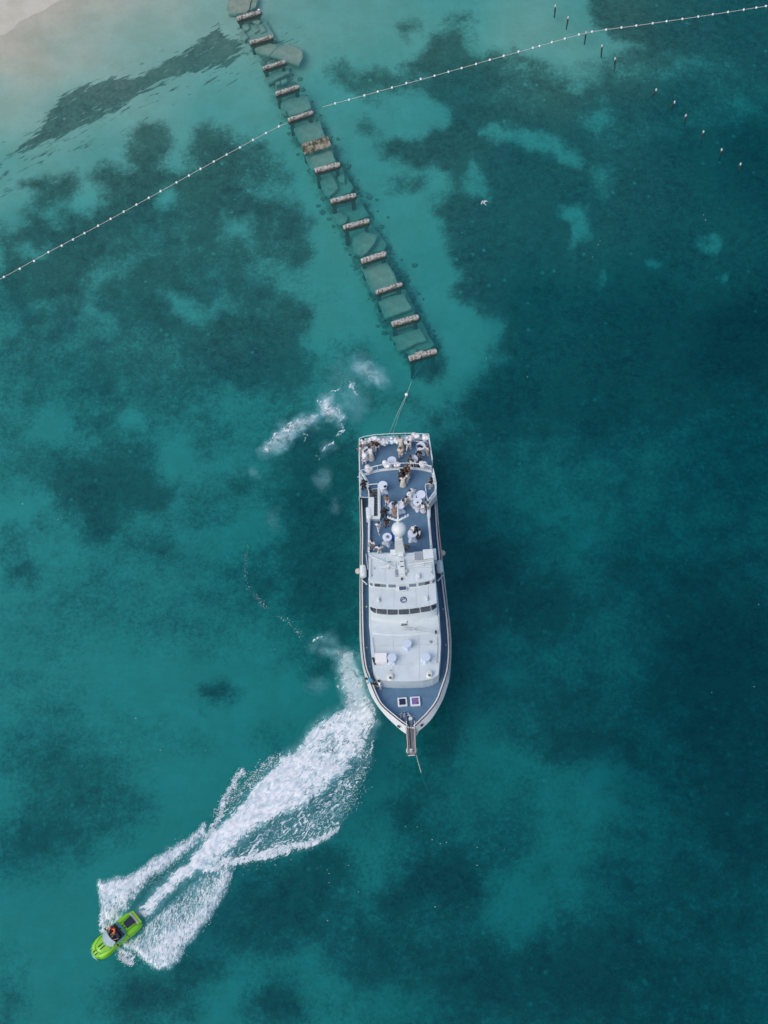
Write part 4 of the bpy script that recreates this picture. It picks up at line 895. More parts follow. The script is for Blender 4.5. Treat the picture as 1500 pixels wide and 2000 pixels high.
for x0, x1, mt in [(722.6,727.5,GLASSG),(731.5,742,GLASS),(742.2,753.6,GLASSG),(758.5,772.8,GLASSG),(798.8,812.7,GLASSG),(817.4,830,GLASSG),(830,839.2,GLASS),(844,848,GLASSG)]:
    f0, f1 = px_f(x0, ht, ZH-.3), px_f(x1, ht, ZH-.3); m = MB(); ra, rb = [], []
    for k in range(5):
        f = f0+(f1-f0)*k/4; a, b = along(hb, f), along(ht, f); ra.append(a.lerp(b, .28)+Vector((0,-.03,0))); rb.append(a.lerp(b, .86)+Vector((0,-.03,0)))
    m.loft([[p+Vector((0,.03,0)) for p in ra], ra, rb, [p+Vector((0,.03,0)) for p in rb]], closed=False); part(m, 'bridge_window', mt)
m = MB(); m.box(PS(786, 1146.5, ZW+.3), (.74, .72, .22), .03, bev=.05); f_ = part(m, 'skylight', WHITE); m = MB(); m.box(PS(786, 1146.3, ZW+.42), (.58, .56, .04), .03); part(m, 'skylight_pane', mat('skylight_glass', (.05,.09,.16), .3), f_)
# round emblem on the brow: dark ring with a white leaping figure
m = MB(); c = PS(788.2, 1171.5, ZW+.17); n_ = 28
m.loft([[(c.x+r*math.cos(6.2832*k/n_), c.y+r*math.sin(6.2832*k/n_), c.z) for k in range(n_)] for r in (.20, .29)], closed=True); 
EMB = mat('emblem_navy', (.03,.06,.12), .5); e_ = part(m, 'emblem', EMB)
m = MB(); m.prism([(c.x+x, c.y+y) for x, y in [(-.2,-.04),(-.1,.1),(.02,.13),(.05,.2),(.1,.12),(.2,.02),(.08,.04),(-.04,.03),(-.12,-.1)]], c.z, c.z+.006); part(m, 'emblem_figure', EMB, e_)
m = MB(); m.prism([(c.x+x, c.y+y) for x, y in [(-.26,-.14),(.26,-.14),(.2,-.24),(-.2,-.24)]], c.z+.008, c.z+.014); part(m, 'emblem_band', mat('emblem_grey', (.2,.24,.26), .6), e_)
for x, y in ((739.2,1171),(833.5,1168)):
    m = MB(); p = PS(x, y, ZW+.16); m.box((p.x, p.y, p.z+.1), (.22, .3, .2), bev=.04); m.lathe((p.x, p.y-.18, p.z+.14), [(.09,-.1),(.13,0),(.12,.1),(.04,.16)], 10); part(m, 'searchlight', WHITE2)
# clutter on the bridge roof
def rbox(x, y, z, sx, sy, sz, name, mt=WHITE, rz=0.0, bev=.04, parent=None):
    m = MB(); p = PS(x, y, z); m.box((p.x, p.y, z+sz/2), (sx, sy, sz), rz, bev=bev); return part(m, name, mt, parent)
ZR = ZH+.1
rbox(769, 1081.5, ZR, .55, .5, .35, 'locker_box'); rbox(782.5, 1083, ZR, .48, .62, .4, 'locker_box'); rbox(836.5, 1084.5, ZR, .85, .85, .35, 'locker_box', WHITE, .03)
g_ = rbox(817.5, 1086, ZR, .8, .75, .12, 'louvre_panel', mat('louvre_grey', (.45,.5,.55), .6))
m = MB()
for k in range(5): m.box(PS(811+k*3.3, 1086, ZR+.14), (.05, .7, .04))
part(m, 'louvre_slats', STEEL, g_)
rbox(785, 1102, ZR, .42, .7, .3, 'instrument_hood', WHITE2); rbox(784.5, 1116, ZR, .62, 1.0, .22, 'instrument_hood', WHITE); rbox(817, 1103, ZR, .9, .4, .2, 'instrument_hood', WHITE2, .1); rbox(751, 1108, ZR, .85, .22, .16, 'radar_scanner', WHITE, .12); rbox(774.5, 1121, ZR, .25, .55, .3, 'compass_binnacle', STEEL)
rbox(816.5, 1127.5, ZR, .3, .4, .35, 'locker_box', WHITE); rbox(793, 1117, ZR, .2, .3, .3, 'horn', BEIGE)
for x, y in ((761,1097.5),(784.5,1096.5),(785,1106.5)):
    rbox(x, y, ZR+.32, .3, .06, .03, 'dark_grille', BLACK, .05)
m = MB(); m.lathe(PS(785, 1131.5, ZR), [(.09,0),(.09,.18),(.02,.2)], 10); part(m, 'dark_lens', BLACK)
m = MB(); m.tube([PS(724,1086,ZR+.05), PS(748,1097,ZR+.5), PS(776,1111,ZR+.1)], .05, 6); m.tube([PS(797,1103,ZR+.3), PS(846,1096,ZR+.3)], .07, 6); m.tube([PS(815,1104,ZR+.2), PS(847,1100,ZR+.25)], .035, 6)
m.tube([PS(772,1096,ZR+.15), PS(772,1118,ZR+.2)], .03, 5); m.tube([PS(777,1096,ZR+.15), PS(777,1118,ZR+.2)], .03, 5); m.tube([PS(790,1110,ZR+.35), PS(791,1121,ZR+.35), PS(778,1123,ZR+.35)], .03, 5)
part(m, 'roof_stay', STEEL if False else WHITE2)
for x, y in ((721.5,1089),(726,1124),(842.5,1118),(730.5,1110.5),(759,1111)):
    m = MB(); m.lathe(PS(x, y, ZR), [(.06,0),(.06,.1),(.02,.12)], 8); part(m, 'roof_fitting', STEEL)
# mast: pedestal, dome, spreaders and pole
m = MB(); b0 = PS(781, 1078, ZH+.1); b1 = PS(779.5, 1050, ZH+2.3); b1 = Vector((b0.x-.05, b0.y+.25, ZH+2.3))
m.loft([[(c_.x+sx*w_, c_.y+sy*w_*.8, c_.z) for sx, sy in ((-1,-1),(1,-1),(1,1),(-1,1))] for c_, w_ in ((b0, .42), (b0.lerp(b1, .5), .36), (b1, .30))], True, True); mast = part(m, 'mast_pedestal', WHITE2)
DC_ = PS(779.3, 1033, 11.1)
m = MB(); m.lathe(DC_, [(.02,-.62),(.40,-.60),(.52,-.45),(.60,-.25),(.635,.0),(.60,.22),(.50,.40),(.34,.53),(.16,.60),(.02,.62)], 28); part(m, 'satellite_dome', WHITE, smooth='all')
m = MB(); m.tube([b1, (DC_.x, DC_.y, 10.5)], .17, 8); part(m, 'dome_post', WHITE2)
ptop = PS(776.3, 984, 13.2); pb0 = Vector((b1.x, b1.y+.25, 9.6)); m = MB(); m.tube([pb0, PS(777.5,1014,12.0), ptop], .11, 8, r1=.07); m.tube([b1, pb0], .14, 8); part(m, 'mast_pole', WHITE)
for ex, ey in ((756.5,1010.5),(798,1006.5)):
    m = MB(); a = PS(777.3, 1017, 11.9); b = PS(ex, ey, 12.1); m.tube([a, b], .10, 6, r1=.07)
    for k in (.4, .7, .95):
        q = Vector(a).lerp(b, k); m.box((q.x, q.y, q.z+.12), (.10, .10, .16))
    part(m, 'spreader', WHITE)
# life raft canisters, their cradles, round fenders and davits
for (x, y), (fx, fy), sg in (((709, 1116), (699.5, 1115.5), -1), ((859, 1107), (864.3, 1080.3), 1)):
    c = PS(x, y, 3.9); m = MB()
    prof = [(.02,-.56),(.20,-.56),(.27,-.50),(.29,-.2),(.305,-.2),(.305,-.14),(.29,-.14),(.29,.14),(.305,.14),(.305,.2),(.29,.2),(.27,.50),(.20,.56),(.02,.56)]
    rings = [[(c.x+r*math.cos(6.2832*k/16), c.y+z, c.z+r*math.sin(6.2832*k/16)) for k in range(16)] for r, z in prof]; m.loft(rings, True, True); rc = part(m, 'life_raft_canister', WHITE, smooth=True)
    m = MB(); m.box((c.x, c.y-.3, c.z-.36), (.6, .08, .25)); m.box((c.x, c.y+.3, c.z-.36), (.6, .08, .25)); m.tube([(c.x, c.y-.3, c.z-.3), (c.x, c.y-.3, c.z-1.2)], .04, 6); m.tube([(c.x, c.y+.3, c.z-.3), (c.x, c.y+.3, c.z-1.2)], .04, 6); part(m, 'raft_cradle', STEEL)
    m = MB(); f = PS(fx, fy, 2.6); m.sphere((f.x, f.y, f.z), .27, 14, 10, sc_=(1, 1, 1.15)); part(m, 'round_fender', BEIGE, smooth='all')
for a, b in (((706,1131.5),(719,1143.5)),((865,1123.5),(853,1137))):
    m = MB(); m.tube([PS(*a, 3.5), PS(*b, 5.2)], .06, 6); q = PS(*b, 5.2); m.sphere((q.x, q.y, q.z), .12, 8, 6, mi=1); part(m, 'davit', [WHITE, BLACK])
m = MB(); m.tube([PS(715,1082,5.6), PS(718.5,1112,5.6)], .03, 6); part(m, 'boarding_pole', WHITE2)
rbox(849, 1090, ZP, .3, 1.1, .8, 'side_cabinet', WHITE2)
# cabin roof: ladder, white box, vents, small plate
m = MB(); a0, a1 = PS(808,1228,ZC+.4), PS(853,1237.3,ZC+.25); b0_, b1_ = PS(789,1227,ZC+.3), PS(815,1229,ZC+.45); d = (a1-a0).normalized(); n_ = Vector((-d.y, d.x, 0))*.14
m.tube([a0+n_, a1+n_], .025, 5); m.tube([a0-n_, a1-n_], .025, 5)
for k in range(10): q = a0.lerp(a1, k/9); m.tube([q+n_, q-n_], .02, 5)
ladder = part(m, 'ladder', WHITE)
m = MB(); d = (b1_-b0_).normalized(); n_ = Vector((-d.y, d.x, 0))*.09; m.tube([b0_+n_, b1_+n_], .025, 5); m.tube([b0_-n_, b1_-n_], .025, 5); part(m, 'ladder_foot', STEEL, ladder)
m = MB(); m.box(PS(851.3,1234.5,ZC+.35), (.14,.26,.12)); part(m, 'ladder_hook', BLACK, ladder)
bx_ = rbox(744.3, 1287.5, ZC+.02, .98, .85, .42, 'roof_chest', mat('chest_white', (.80,.78,.77), .5), -.03, .03); m = MB(); m.box(PS(730.5,1291,ZC+.12), (.16,.62,.2), .3); part(m, 'chest_dark_side', BLACK)  # black bar added to give the white chest its dark left side
for x, y in ((762.3,1324),(838.5,1319)):
    m = MB(); m.lathe(PS(x, y, ZC), [(.28,0),(.28,.06),(.16,.12),(.16,.3),(.25,.34),(.25,.40),(.1,.44),(.085,.42)], 14); v_ = part(m, 'mushroom_vent', mat('vent_cream', (.68,.70,.66), .5)); m = MB(); m.lathe(PS(x, y, ZC+.44), [(.11,0),(.10,.06),(.02,.07)], 10); part(m, 'vent_knob', mat('vent_knob_grey', (.12,.13,.10), .6), v_)
m = MB(); m.lathe(PS(841.5, 1254, ZC), [(.14,0),(.13,.05),(.02,.06)], 12); part(m, 'roof_fitting', STEEL); m = MB(); m.lathe(PS(762.8,1310,ZC), [(.05,0),(.05,.12),(.02,.14)], 8); part(m, 'roof_fitting', STEEL)
# seams, hand rails and scuffs that break up the white roofs
SEAM = mat('roof_seam', (.40,.45,.48), .7)
m = MB()
for a, b, z in (((724,1262),(860,1258),ZC),((727,1300),(860,1295),ZC),((768,1241),(768,1329),ZC),((818,1241),(820,1328),ZC),((745,1146),(744,1184),ZW+.16),((770,1144),(769,1187),ZW+.16),((812,1144),(813,1186),ZW+.16),((836,1140),(838,1180),ZW+.16),((752,1087),(752,1137),ZR),((808,1094),(809,1136),ZR),((722,1112),(848,1108),ZR)):
    m.tube([PS(*a, z+.004), PS(*b, z+.004)], .011, 4)
part(m, 'roof_seams', SEAM)
for pts in ([(728,1246),(731,1270),(735,1290)],[(854,1244),(855,1270),(853,1294)],[(725,1092),(724.5,1128)],[(843,1098),(845,1122)]):
    z = ZC if pts[0][1] > 1200 else ZR; m = MB(); q = [PS(x, y, z+.12) for x, y in pts]; m.tube(q, .022, 5)
    for p in resamp(q, 4): m.tube([p, p-Vector((0,0,.12))], .018, 4)
    part(m, 'hand_rail', STEEL)
m = MB()
for x, y in ((716,1185),(716,1265),(722,1303),(866,1190),(871,1260),(866,1310),(760,1356),(838,1352),(775,1385),(822,1383)): m.lathe(PS(x, y, ZF0), [(.05,0),(.05,.05),(.09,.06),(.02,.09)], 8)
part(m, 'deck_cleats', STEEL)
# foredeck: hatches, windlass, bollards, bow platform
ZF = lambda y: zs(y)-DZ
for x, y, cm, nm in ((786, 1371.8, (.015,.02,.06), 'navy_hatch_glass'), (811, 1370.3, (.20,.12,.32), 'purple_hatch_glass')):
    m = MB(); z = ZF(1370); p = PS(x, y, z+.1); s = .80 if x < 800 else .84
    m.box((p.x, p.y, z+.12), (s, s*.98, .24), .02, bev=.04); h_ = part(m, 'deck_hatch', WHITE); m = MB(); m.box((p.x, p.y, z+.25), (s*.66, s*.66, .03), .02); part(m, 'hatch_pane', mat(nm, cm, .25, spec=.6), h_, label=('navy' if x < 800 else 'purple')+' hatch pane')
    if x > 800: m = MB(); m.box((p.x+.18, p.y-.2, z+.27), (.16, .12, .01), .5); part(m, 'pane_dark_corner', BLACK, h_)
zf = ZF(1400)
def drum(x, y, r, h, name='windlass_drum', mt=STEEL):
    m = MB(); m.lathe(PS(x, y, zf), [(r,0),(r,.06),(r*.6,.10),(r*.6,h-.1),(r,h-.05),(r*.8,h),(.02,h)], 12); return part(m, name, mt)
drum(802, 1406.5, .17, .45, mt=WHITE2); drum(790, 1397.5, .10, .35); drum(789.5, 1401, .12, .3); drum(813.5, 1410.7, .06, .25, 'bollard'); drum(797, 1395.5, .09, .28, 'bollard'); drum(785, 1392, .05, .2, 'bollard'); drum(790, 1391.5, .05, .2, 'bollard')
m = MB(); m.tube([PS(783,1397,zf+.06), PS(783,1409.5,zf+.06), PS(793,1409.5,zf+.06), PS(793.5,1414,zf+.06)], .03, 5); m.tube([PS(779.5,1396,zf+.05), PS(786,1393,zf+.05)], .025, 5); m.tube([PS(797,1393,zf+.3), PS(802,1399.5,zf+.3)], .03, 5); m.tube([PS(795,1398,zf+.2), PS(801,1396,zf+.2)], .03, 5); m.tube([PS(805,1399,zf+.05), PS(809,1399.5,zf+.05)], .02, 5); part(m, 'deck_piping', WHITE2)
m = MB(); m.box(PS(803.5,1410.5,zf+.12), (.5,.6,.2), .1, bev=.04); m.box(PS(791.5,1402.5,zf+.1), (.3,.8,.16), .1, bev=.03); part(m, 'windlass_base', mat('windlass_blue', (.12,.18,.26), .5))
zb = zs(1425)-.1
pf = [(793.5,1417),(810,1416.5),(811,1474.5),(797,1475.5)]
m = MB(); m.prism(outline(pf, zb), zb-.14, zb); bowp = part(m, 'bow_platform', mat('platform_planks', (.26,.25,.26), .7, var=.3, scale=4))
for a, b in (((793.8,1414),(797.3,1476.5)),((810.2,1413.5),(811.3,1475.5))):
    q = [PS(*a, zb), PS(*b, zb)]; m = MB(); m.tube([q[0]+Vector((0,0,.02)), q[1]+Vector((0,0,.02))], .075, 6); part(m, 'platform_edge', WOOD, bowp)
    m = MB(); m.tube([q[0]+Vector((0,0,.75)), q[1]+Vector((0,0,.75))], .03, 6)
    for k in range(5): p = q[0].lerp(q[1], (k+.3)/4.4); m.tube([p, p+Vector((0,0,.75))], .022, 5)
    part(m, 'pulpit_rail', WHITE2, bowp)
m = MB(); p, q = PS(797,1476,zb+.75), PS(811,1475,zb+.75); m.tube([p, q], .03, 6); part(m, 'pulpit_rail', WHITE2, bowp)
m = MB(); m.tube([PS(798,1408,zb+.1), PS(800.5,1440,zb+.06), PS(802.5,1466,zb+.06)], .035, 5); part(m, 'anchor_chain', BLACK, bowp); m = MB(); m.tube([PS(803,1408,zb+.1), PS(804.5,1450,zb+.06)], .03, 5); part(m, 'anchor_chain', STEEL, bowp)
m = MB(); m.box(PS(803,1466,zb+.08), (.22,.28,.16), bev=.03); part(m, 'bow_roller', WHITE, bowp); m = MB(); m.box(PS(803,1467,zb+.17), (.14,.05,.04)); part(m, 'roller_slot', BLACK, bowp)
for x, y in ((796,1466),(812,1465)):
    m = MB(); p = PS(x, y, zb-.35); m.sphere((p.x, p.y, p.z), .12, 10, 8, sc_=(1, 2.2, 1)); part(m, 'anchor_fluke', WHITE2, bowp)
m = MB()
for x, y in ((778.5,1419),(824,1416.5)): 
    p = PS(x, y, zs(y)-.12); m = MB(); m.box((p.x, p.y, p.z), (.26,.12,.12), -.7 if x < 800 else .7); part(m, 'fairlead', BLACK)

# railings
def railing(pts, z, h=.95, bars=(.95,), post=1.3, r=.032, name='railing', parent=None, closed=False):
    q = [PS(x, y, z if not callable(z) else z(y)) for x, y in pts]; L = sum((b-a).length for a, b in zip(q, q[1:])); n = max(3, int(L/.25)); q = resamp(q, n)
    m = MB(); up = Vector((0, 0, 1))
    for b in bars: m.tube([p+up*b for p in q], r, 6)
    k = max(1, round(post/.25)); idx = sorted(set(list(range(0, n, k))+[n-1]))
    for i in idx: m.tube([q[i], q[i]+up*h], r*.85, 5)
    return part(m, name, WHITE, parent)
railing(spline([Vector((x, y, 0)) for x, y in AFT], 4) and [(v.x, v.y) for v in spline([Vector((x, y, 0)) for x, y in AFT], 4)], ZP+.03, 1.0, (1.0,), 1.55, .045)
railing([(703,868),(702.8,900),(703.3,930)], ZS, 1.0, (1.0, .5), 1.2, .055); railing([(837.3,860),(841,884),(844.5,908)], ZS, 1.0, (1.0, .5), 1.2, .055)
railing([(703,866.5),(715,862.5),(734,859.5),(765,857.5),(800,856.8),(837,858.5)], ZS, 1.0, (1.0, .5), 1.1, .035)
railing([(705,869),(715,866),(734,863)], ZS, 1.0, (1.0,), 1.1, .03) if False else None
railing([(804,866),(835.5,869)], ZS, .5, (.5,), 1.1, .05)
railing([(703.2,933),(703.2,950),(704,968)], ZP, 1.0, (1.0, .55), 1.1, .055); railing([(846,926),(851.3,951),(852,966),(836.8,986.5)], ZP, 1.0, (1.0, .55), 1.2, .055)
railing([(851.3,953),(830,955),(833,975),(835.5,989)], ZP, .9, (.9,), 1.4, .04)
railing([(705.5,932),(719,955),(721.5,976)], ZP, 1.0, (1.0, .05), 1.3, .06); railing([(707,930),(721,952)], ZP, .95, (.95,), 1.0, .03)
railing([(719,956.5),(739,955)], ZP, .98, (.98, .06), .7, .045); railing([(702,979),(723,979.5)], ZP-.6, .8, (.8,), 1.2, .03)
railing([(741,960),(742,1018)], ZP, .5, (.5,), 1.2, .035); railing([(721.5,1020),(721,1080)], ZP, .75, (.75,), 1.6, .04); railing([(837.5,1020),(842,1072)], ZP, .75, (.75,), 1.6, .04)
m = MB(); m.tube([PS(698,931.5,ZP+.7), PS(705,931.5,ZP+.7)], .04, 6); part(m, 'light_bracket', WHITE)
m = MB(); q = PS(853.5, 1003, 2.6)
for y0, y1 in ((985, 1090),):
    a = [PS(851.5+ (y-985)*.115, y, 2.6+.9) for y in range(985, 1095, 15)]; m.tube(a, .035, 6)
part(m, 'side_grab_rail', mat('pink_rail', (.5,.36,.34), .6))
# mooring lines and anchor line, stern buoy
def rope(pts, r, label, m_=ROPE, name='mooring_line'):
    c = Vector(pts[0]); mb = MB(); mb.tube([p-c for p in spline(pts, 5)], r, 5); o = mb.build(name, m_, label=label, cat='rope', kind='thing', group='lines holding the ship'); o.location = c; return o
ROPE2 = mat('pale_green_rope', (.30,.50,.46), .8)
rope([P(757.5,855,3.2), P(764,838,1.8), P(777,806,.25), P(792.5,774,.06)], .03, 'left of two pale mooring lines from the stern to the round buoy', ROPE2)
rope([P(764,854,3.2), P(771,836,1.7), P(779,810,.25), P(793,776,.05), P(800,755,.0), P(812,728,-.1), P(832,703,-.3)], .024, 'right of two pale mooring lines running past the buoy to the last pier beam', ROPE2)
rope([P(822,1417,3.3), P(821,1423,2.7), P(812,1437,1.9), P(809,1443,1.7)], .03, 'pale line tied from the bow fairlead to the anchor line')
rope([P(809,1462,3.4), P(813,1474,2.0), P(818,1493,.6), P(826,1520,-.4), P(836,1548,-1.6)], .03, 'anchor line dropping from the bow platform into dark water')
bo = P(794, 771.5, .1); m = MB(); m.sphere((0, 0, .08), .17, 12, 8); m.lathe((0, 0, .2), [(.05,0),(.05,.08),(.02,.1)], 8); o = m.build('mooring_buoy', FLOAT, smooth=True, label='single round white buoy between the ship stern and the pier', cat='buoy'); o.location = bo

# ================================================================== people
def skin_mesh(name, verts, edges, radii, sub=1, root=0):
    me = bpy.data.meshes.new(name+'_cage'); me.from_pydata(verts, edges, []); o = bpy.data.objects.new(name+'_cage', me); COL.objects.link(o)
    o.modifiers.new('s', 'SKIN'); 
    sv = me.skin_vertices[0].data if me.skin_vertices else None
    if sv is None:
        bm = bmesh.new(); bm.from_mesh(me); bm.verts.layers.skin.verify(); bm.to_mesh(me); bm.free(); sv = me.skin_vertices[0].data
    for i, r in enumerate(radii):
        sv[i].radius = (r, r) if not isinstance(r, tuple) else r; sv[i].use_root = (i == root)
    if sub: md = o.modifiers.new('u', 'SUBSURF'); md.levels = sub; md.render_levels = sub
    dg = bpy.context.evaluated_depsgraph_get(); dg.update()
    out_ = bpy.data.meshes.new_from_object(o.evaluated_get(dg)); out_.name = name
    out_.polygons.foreach_set('use_smooth', [True]*len(out_.polygons))
    bpy.data.objects.remove(o); bpy.data.meshes.remove(me); return out_
def V3(*a): return Vector(a)
POSE = {  # hands (L, R), elbows hints, feet (L, R), knees, lean forward, pelvis height
 'stand': dict(hl=(-.25,.05,.80), hr=(.25,.04,.80), el=(-.27,-.04,1.12), er=(.27,-.04,1.12), fl=(-.11,.02), fr=(.11,-.02), lean=0, pz=.93),
 'reach': dict(hl=(-.16,.42,1.12), hr=(.20,.38,1.08), el=(-.27,.14,1.14), er=(.28,.10,1.12), fl=(-.12,-.03), fr=(.12,.05), lean=.06, pz=.93),
 'photo': dict(hl=(-.07,.26,1.60), hr=(.08,.26,1.60), el=(-.34,.16,1.36), er=(.34,.16,1.36), fl=(-.14,.02), fr=(.12,-.04), lean=.02, pz=.92),
 'walk': dict(hl=(-.26,.28,.92), hr=(.27,-.22,.86), el=(-.27,.04,1.12), er=(.28,-.14,1.14), fl=(-.12,-.30), fr=(.12,.30), lean=.05, pz=.90),
 'bend': dict(hl=(-.16,.62,.86), hr=(.16,.60,.84), el=(-.25,.42,1.02), er=(.25,.40,1.02), fl=(-.13,-.05), fr=(.14,.04), lean=.40, pz=.90),
 'hips': dict(hl=(-.20,.06,1.00), hr=(.20,.06,1.00), el=(-.42,-.06,1.18), er=(.42,-.06,1.18), fl=(-.16,.0), fr=(.16,.02), lean=0, pz=.92),
 'sit': dict(hl=(-.14,.38,.66), hr=(.14,.38,.66), el=(-.24,.12,.72), er=(.24,.12,.72), fl=(-.12,.46), fr=(.12,.44), lean=.03, pz=.50)}
def joints(ps):
    p = POSE[ps]; z0 = p['pz']; ln = p['lean']; J = {}
    J['pel'] = V3(0, 0, z0); J['wst'] = V3(0, ln*.25, z0+.20); J['chs'] = V3(0, ln*.75, z0+.42-ln*.12); J['nck'] = V3(0, ln*1.05+.01, z0+.55-ln*.26); J['hd0'] = V3(0, ln*1.2+.02, z0+.63-ln*.30); J['hd1'] = V3(0, ln*1.3+.03, z0+.715-ln*.34); J['hd2'] = V3(0, ln*1.35+.015, z0+.785-ln*.38)
    for s, k in ((-1, 'l'), (1, 'r')):
        J['sh'+k] = V3(s*.175, J['chs'].y, J['chs'].z+.05); J['el'+k] = V3(*p['e'+k]); J['ha'+k] = V3(*p['h'+k])
        J['hp'+k] = V3(s*.09, 0, z0-.04); fx, fy = p['f'+k]; J['an'+k] = V3(fx, fy-.03, .09); J['to'+k] = V3(fx+s*.02, fy+.15, .035)
        kn = (J['hp'+k]+J['an'+k])/2; kn.y += .06; J['kn'+k] = kn if ps != 'sit' else V3(s*.12, .42, .52)
    return J
def body_mesh(ps):
    J = joints(ps); v, e, r = [], [], []
    def a(p, rad, par=None):
        v.append(tuple(p)); r.append(rad); 
        if par is not None: e.append((par, len(v)-1))
        return len(v)-1
    pe = a(J['pel'], (.135,.105)); w_ = a(J['wst'], (.115,.09), pe); c = a(J['chs'], (.135,.10), w_); n = a(J['nck'], .052, c); h0 = a(J['hd0'], .062, n); h1 = a(J['hd1'], .092, h0); h2 = a(J['hd2'], .07, h1)
    a(J['hd1']+V3(0,.112,-.01), .014, h1)                    # nose
    for s in (-1, 1): a(J['hd1']+V3(s*.098,0,-.005), .018, h1)   # ears
    for s, k in ((-1, 'l'), (1, 'r')):
        sh = a(J['sh'+k], .058, c); el = a(J['el'+k], .042, sh); ha = J['ha'+k]; d = (ha-J['el'+k]).normalized()
        wr = a(ha-d*.06, .027, el); pm = a(ha, (.036,.02), wr)
        side = d.cross(V3(0,0,1)); side = side.normalized() if side.length > .2 else V3(0,1,0)
        dn = V3(0,0,-1) if abs(d.z) < .7 else V3(0,.6,-.6)
        for q, Lf in ((-.030,.060),(-.010,.072),(.010,.068),(.030,.054)):
            b = a(ha+d*.045+side*q, .010, pm); m_ = a(ha+d*(.045+Lf*.55)+side*q*1.1+dn*.008, .0085, b); a(ha+d*(.045+Lf*.95)+side*q*1.1+dn*.028, .007, m_)
        b = a(ha+d*.012+side*(-s*.042), .011, pm); a(ha+d*.045+side*(-s*.058)+dn*.01, .009, b)
        hp = a(J['hp'+k], .088, pe); kn = a(J['kn'+k], .058, hp); cf = a(J['kn'+k].lerp(J['an'+k], .35), .052, kn); an = a(J['an'+k], .036, cf); a(J['to'+k], .034, an)
    return skin_mesh('body', v, e, r)
def shirt_mesh(ps, long_=False):
    J = joints(ps); v = [J['pel']+V3(0,0,.02), J['wst'], J['chs']]; r = [(.165,.13),(.15,.12),(.168,.128)]; e = [(0,1),(1,2)]
    v.append(J['nck']-V3(0,0,.02)); r.append(.075); e.append((2,3))
    for k in 'lr':
        i = len(v); v += [J['sh'+k], J['sh'+k].lerp(J['el'+k], .85)]; r += [.085, .062]; e += [(2,i),(i,i+1)]
        if long_: v.append(J['el'+k].lerp(J['ha'+k], .75)); r.append(.045); e.append((i+1,i+2))
    return skin_mesh('shirt', [tuple(q) for q in v], e, r)
def trousers_mesh(ps):
    J = joints(ps); v = [J['pel']+V3(0,0,.06)]; r = [(.155,.125)]; e = []
    for k in 'lr':
        i = len(v); v += [J['hp'+k], J['kn'+k], J['kn'+k].lerp(J['an'+k], .9)]; r += [.112, .085, .066]; e += [(0,i),(i,i+1),(i+1,i+2)]
    return skin_mesh('trousers', [tuple(q) for q in v], e, r)
def obj_mesh(mb, name, smooth=True):
    me = bpy.data.meshes.new(name); me.from_pydata(mb.v, [], mb.f)
    bm = bmesh.new(); bm.from_mesh(me); bmesh.ops.recalc_face_normals(bm, faces=bm.faces); bm.to_mesh(me); bm.free()
    me.polygons.foreach_set('use_smooth', [smooth]*len(me.polygons)); return me
def dress_mesh(ps):
    J = joints(ps); m = MB(); rings = []
    for f, rad in ((0,.30),(.25,.27),(.55,.22),(.85,.19),(1,.165)):
        z = .12+(J['wst'].z-.12)*f; y = J['wst'].y*f
        rings.append([(rad*(1+.07*math.cos(7*t_)*(1-f))*math.cos(t_), y+rad*.85*(1+.07*math.cos(7*t_)*(1-f))*math.sin(t_), z) for t_ in [6.2832*k/22 for k in range(22)]])
    m.loft(rings, False, True); return obj_mesh(m, 'dress')
def hair_mesh(ps, long_):
    J = joints(ps); m = MB(); c = J['hd1']; m.sphere((c.x, c.y-.018, c.z+.03), .112, 12, 8, sc_=(.95,1.02,1.0))
    # keep the face clear: pull the front lower part back
    m.v = [(x, min(y, c.y+.05) if z < c.z+.045 else y, z) for x, y, z in m.v]
    if long_: m.tube([(c.x, c.y-.07, c.z+.02), (c.x, c.y-.12, c.z-.12), (c.x, c.y-.13, c.z-.30)], .085, 10, r1=.05)
    return obj_mesh(m, 'hair')
def shoes_mesh(ps):
    J = joints(ps); m = MB()
    for k in 'lr':
        a, t_ = J['an'+k], J['to'+k]; d = (t_-a); c = (a+t_)/2; m.sphere((c.x, c.y+.01, .045), .05, 10, 6, sc_=(.95, 2.7, .95))
    return obj_mesh(m, 'shoes')
def eyes_mesh(ps):
    J = joints(ps); c = J['hd1']; m = MB()
    for s in (-1, 1): m.sphere((c.x+s*.035, c.y+.082, c.z+.012), .013, 6, 5)
    m.box((c.x, c.y+.087, c.z-.05), (.05,.012,.01)); return obj_mesh(m, 'eyes_and_mouth')
_cache = {}
def cached(fn, *a):
    k = (fn.__name__,)+a
    if k not in _cache: _cache[k] = fn(*a)
    return _cache[k]
def cm(name, c, r=.8): return mat(name, c, r)
SKINS = [cm('skin_light', (.45,.30,.23), .6), cm('skin_tan', (.27,.17,.12), .6), cm('skin_brown', (.20,.11,.075), .6)]
HAIR = dict(black=cm('black_hair', (.012,.011,.012), .5), brown=cm('brown_hair', (.10,.05,.028), .5), auburn=cm('auburn_hair', (.16,.06,.04), .5))
CLO = dict(white=cm('white_linen', (.76,.76,.76)), cream=cm('cream_cloth', (.68,.63,.54)), beige=cm('beige_cloth', (.58,.54,.44)), black=cm('black_cloth', (.015,.016,.02)), navy=cm('navy_cloth', (.02,.035,.08)),
  blue=cm('light_blue_cloth', (.16,.42,.56)), tan=cm('tan_cloth', (.26,.17,.12)), olive=cm('olive_cloth', (.09,.085,.06)), pink=cm('dusty_pink_cloth', (.45,.30,.30)), grey=cm('grey_cloth', (.22,.24,.27)), orange=cm('orange_vest', (.90,.16,.03)))
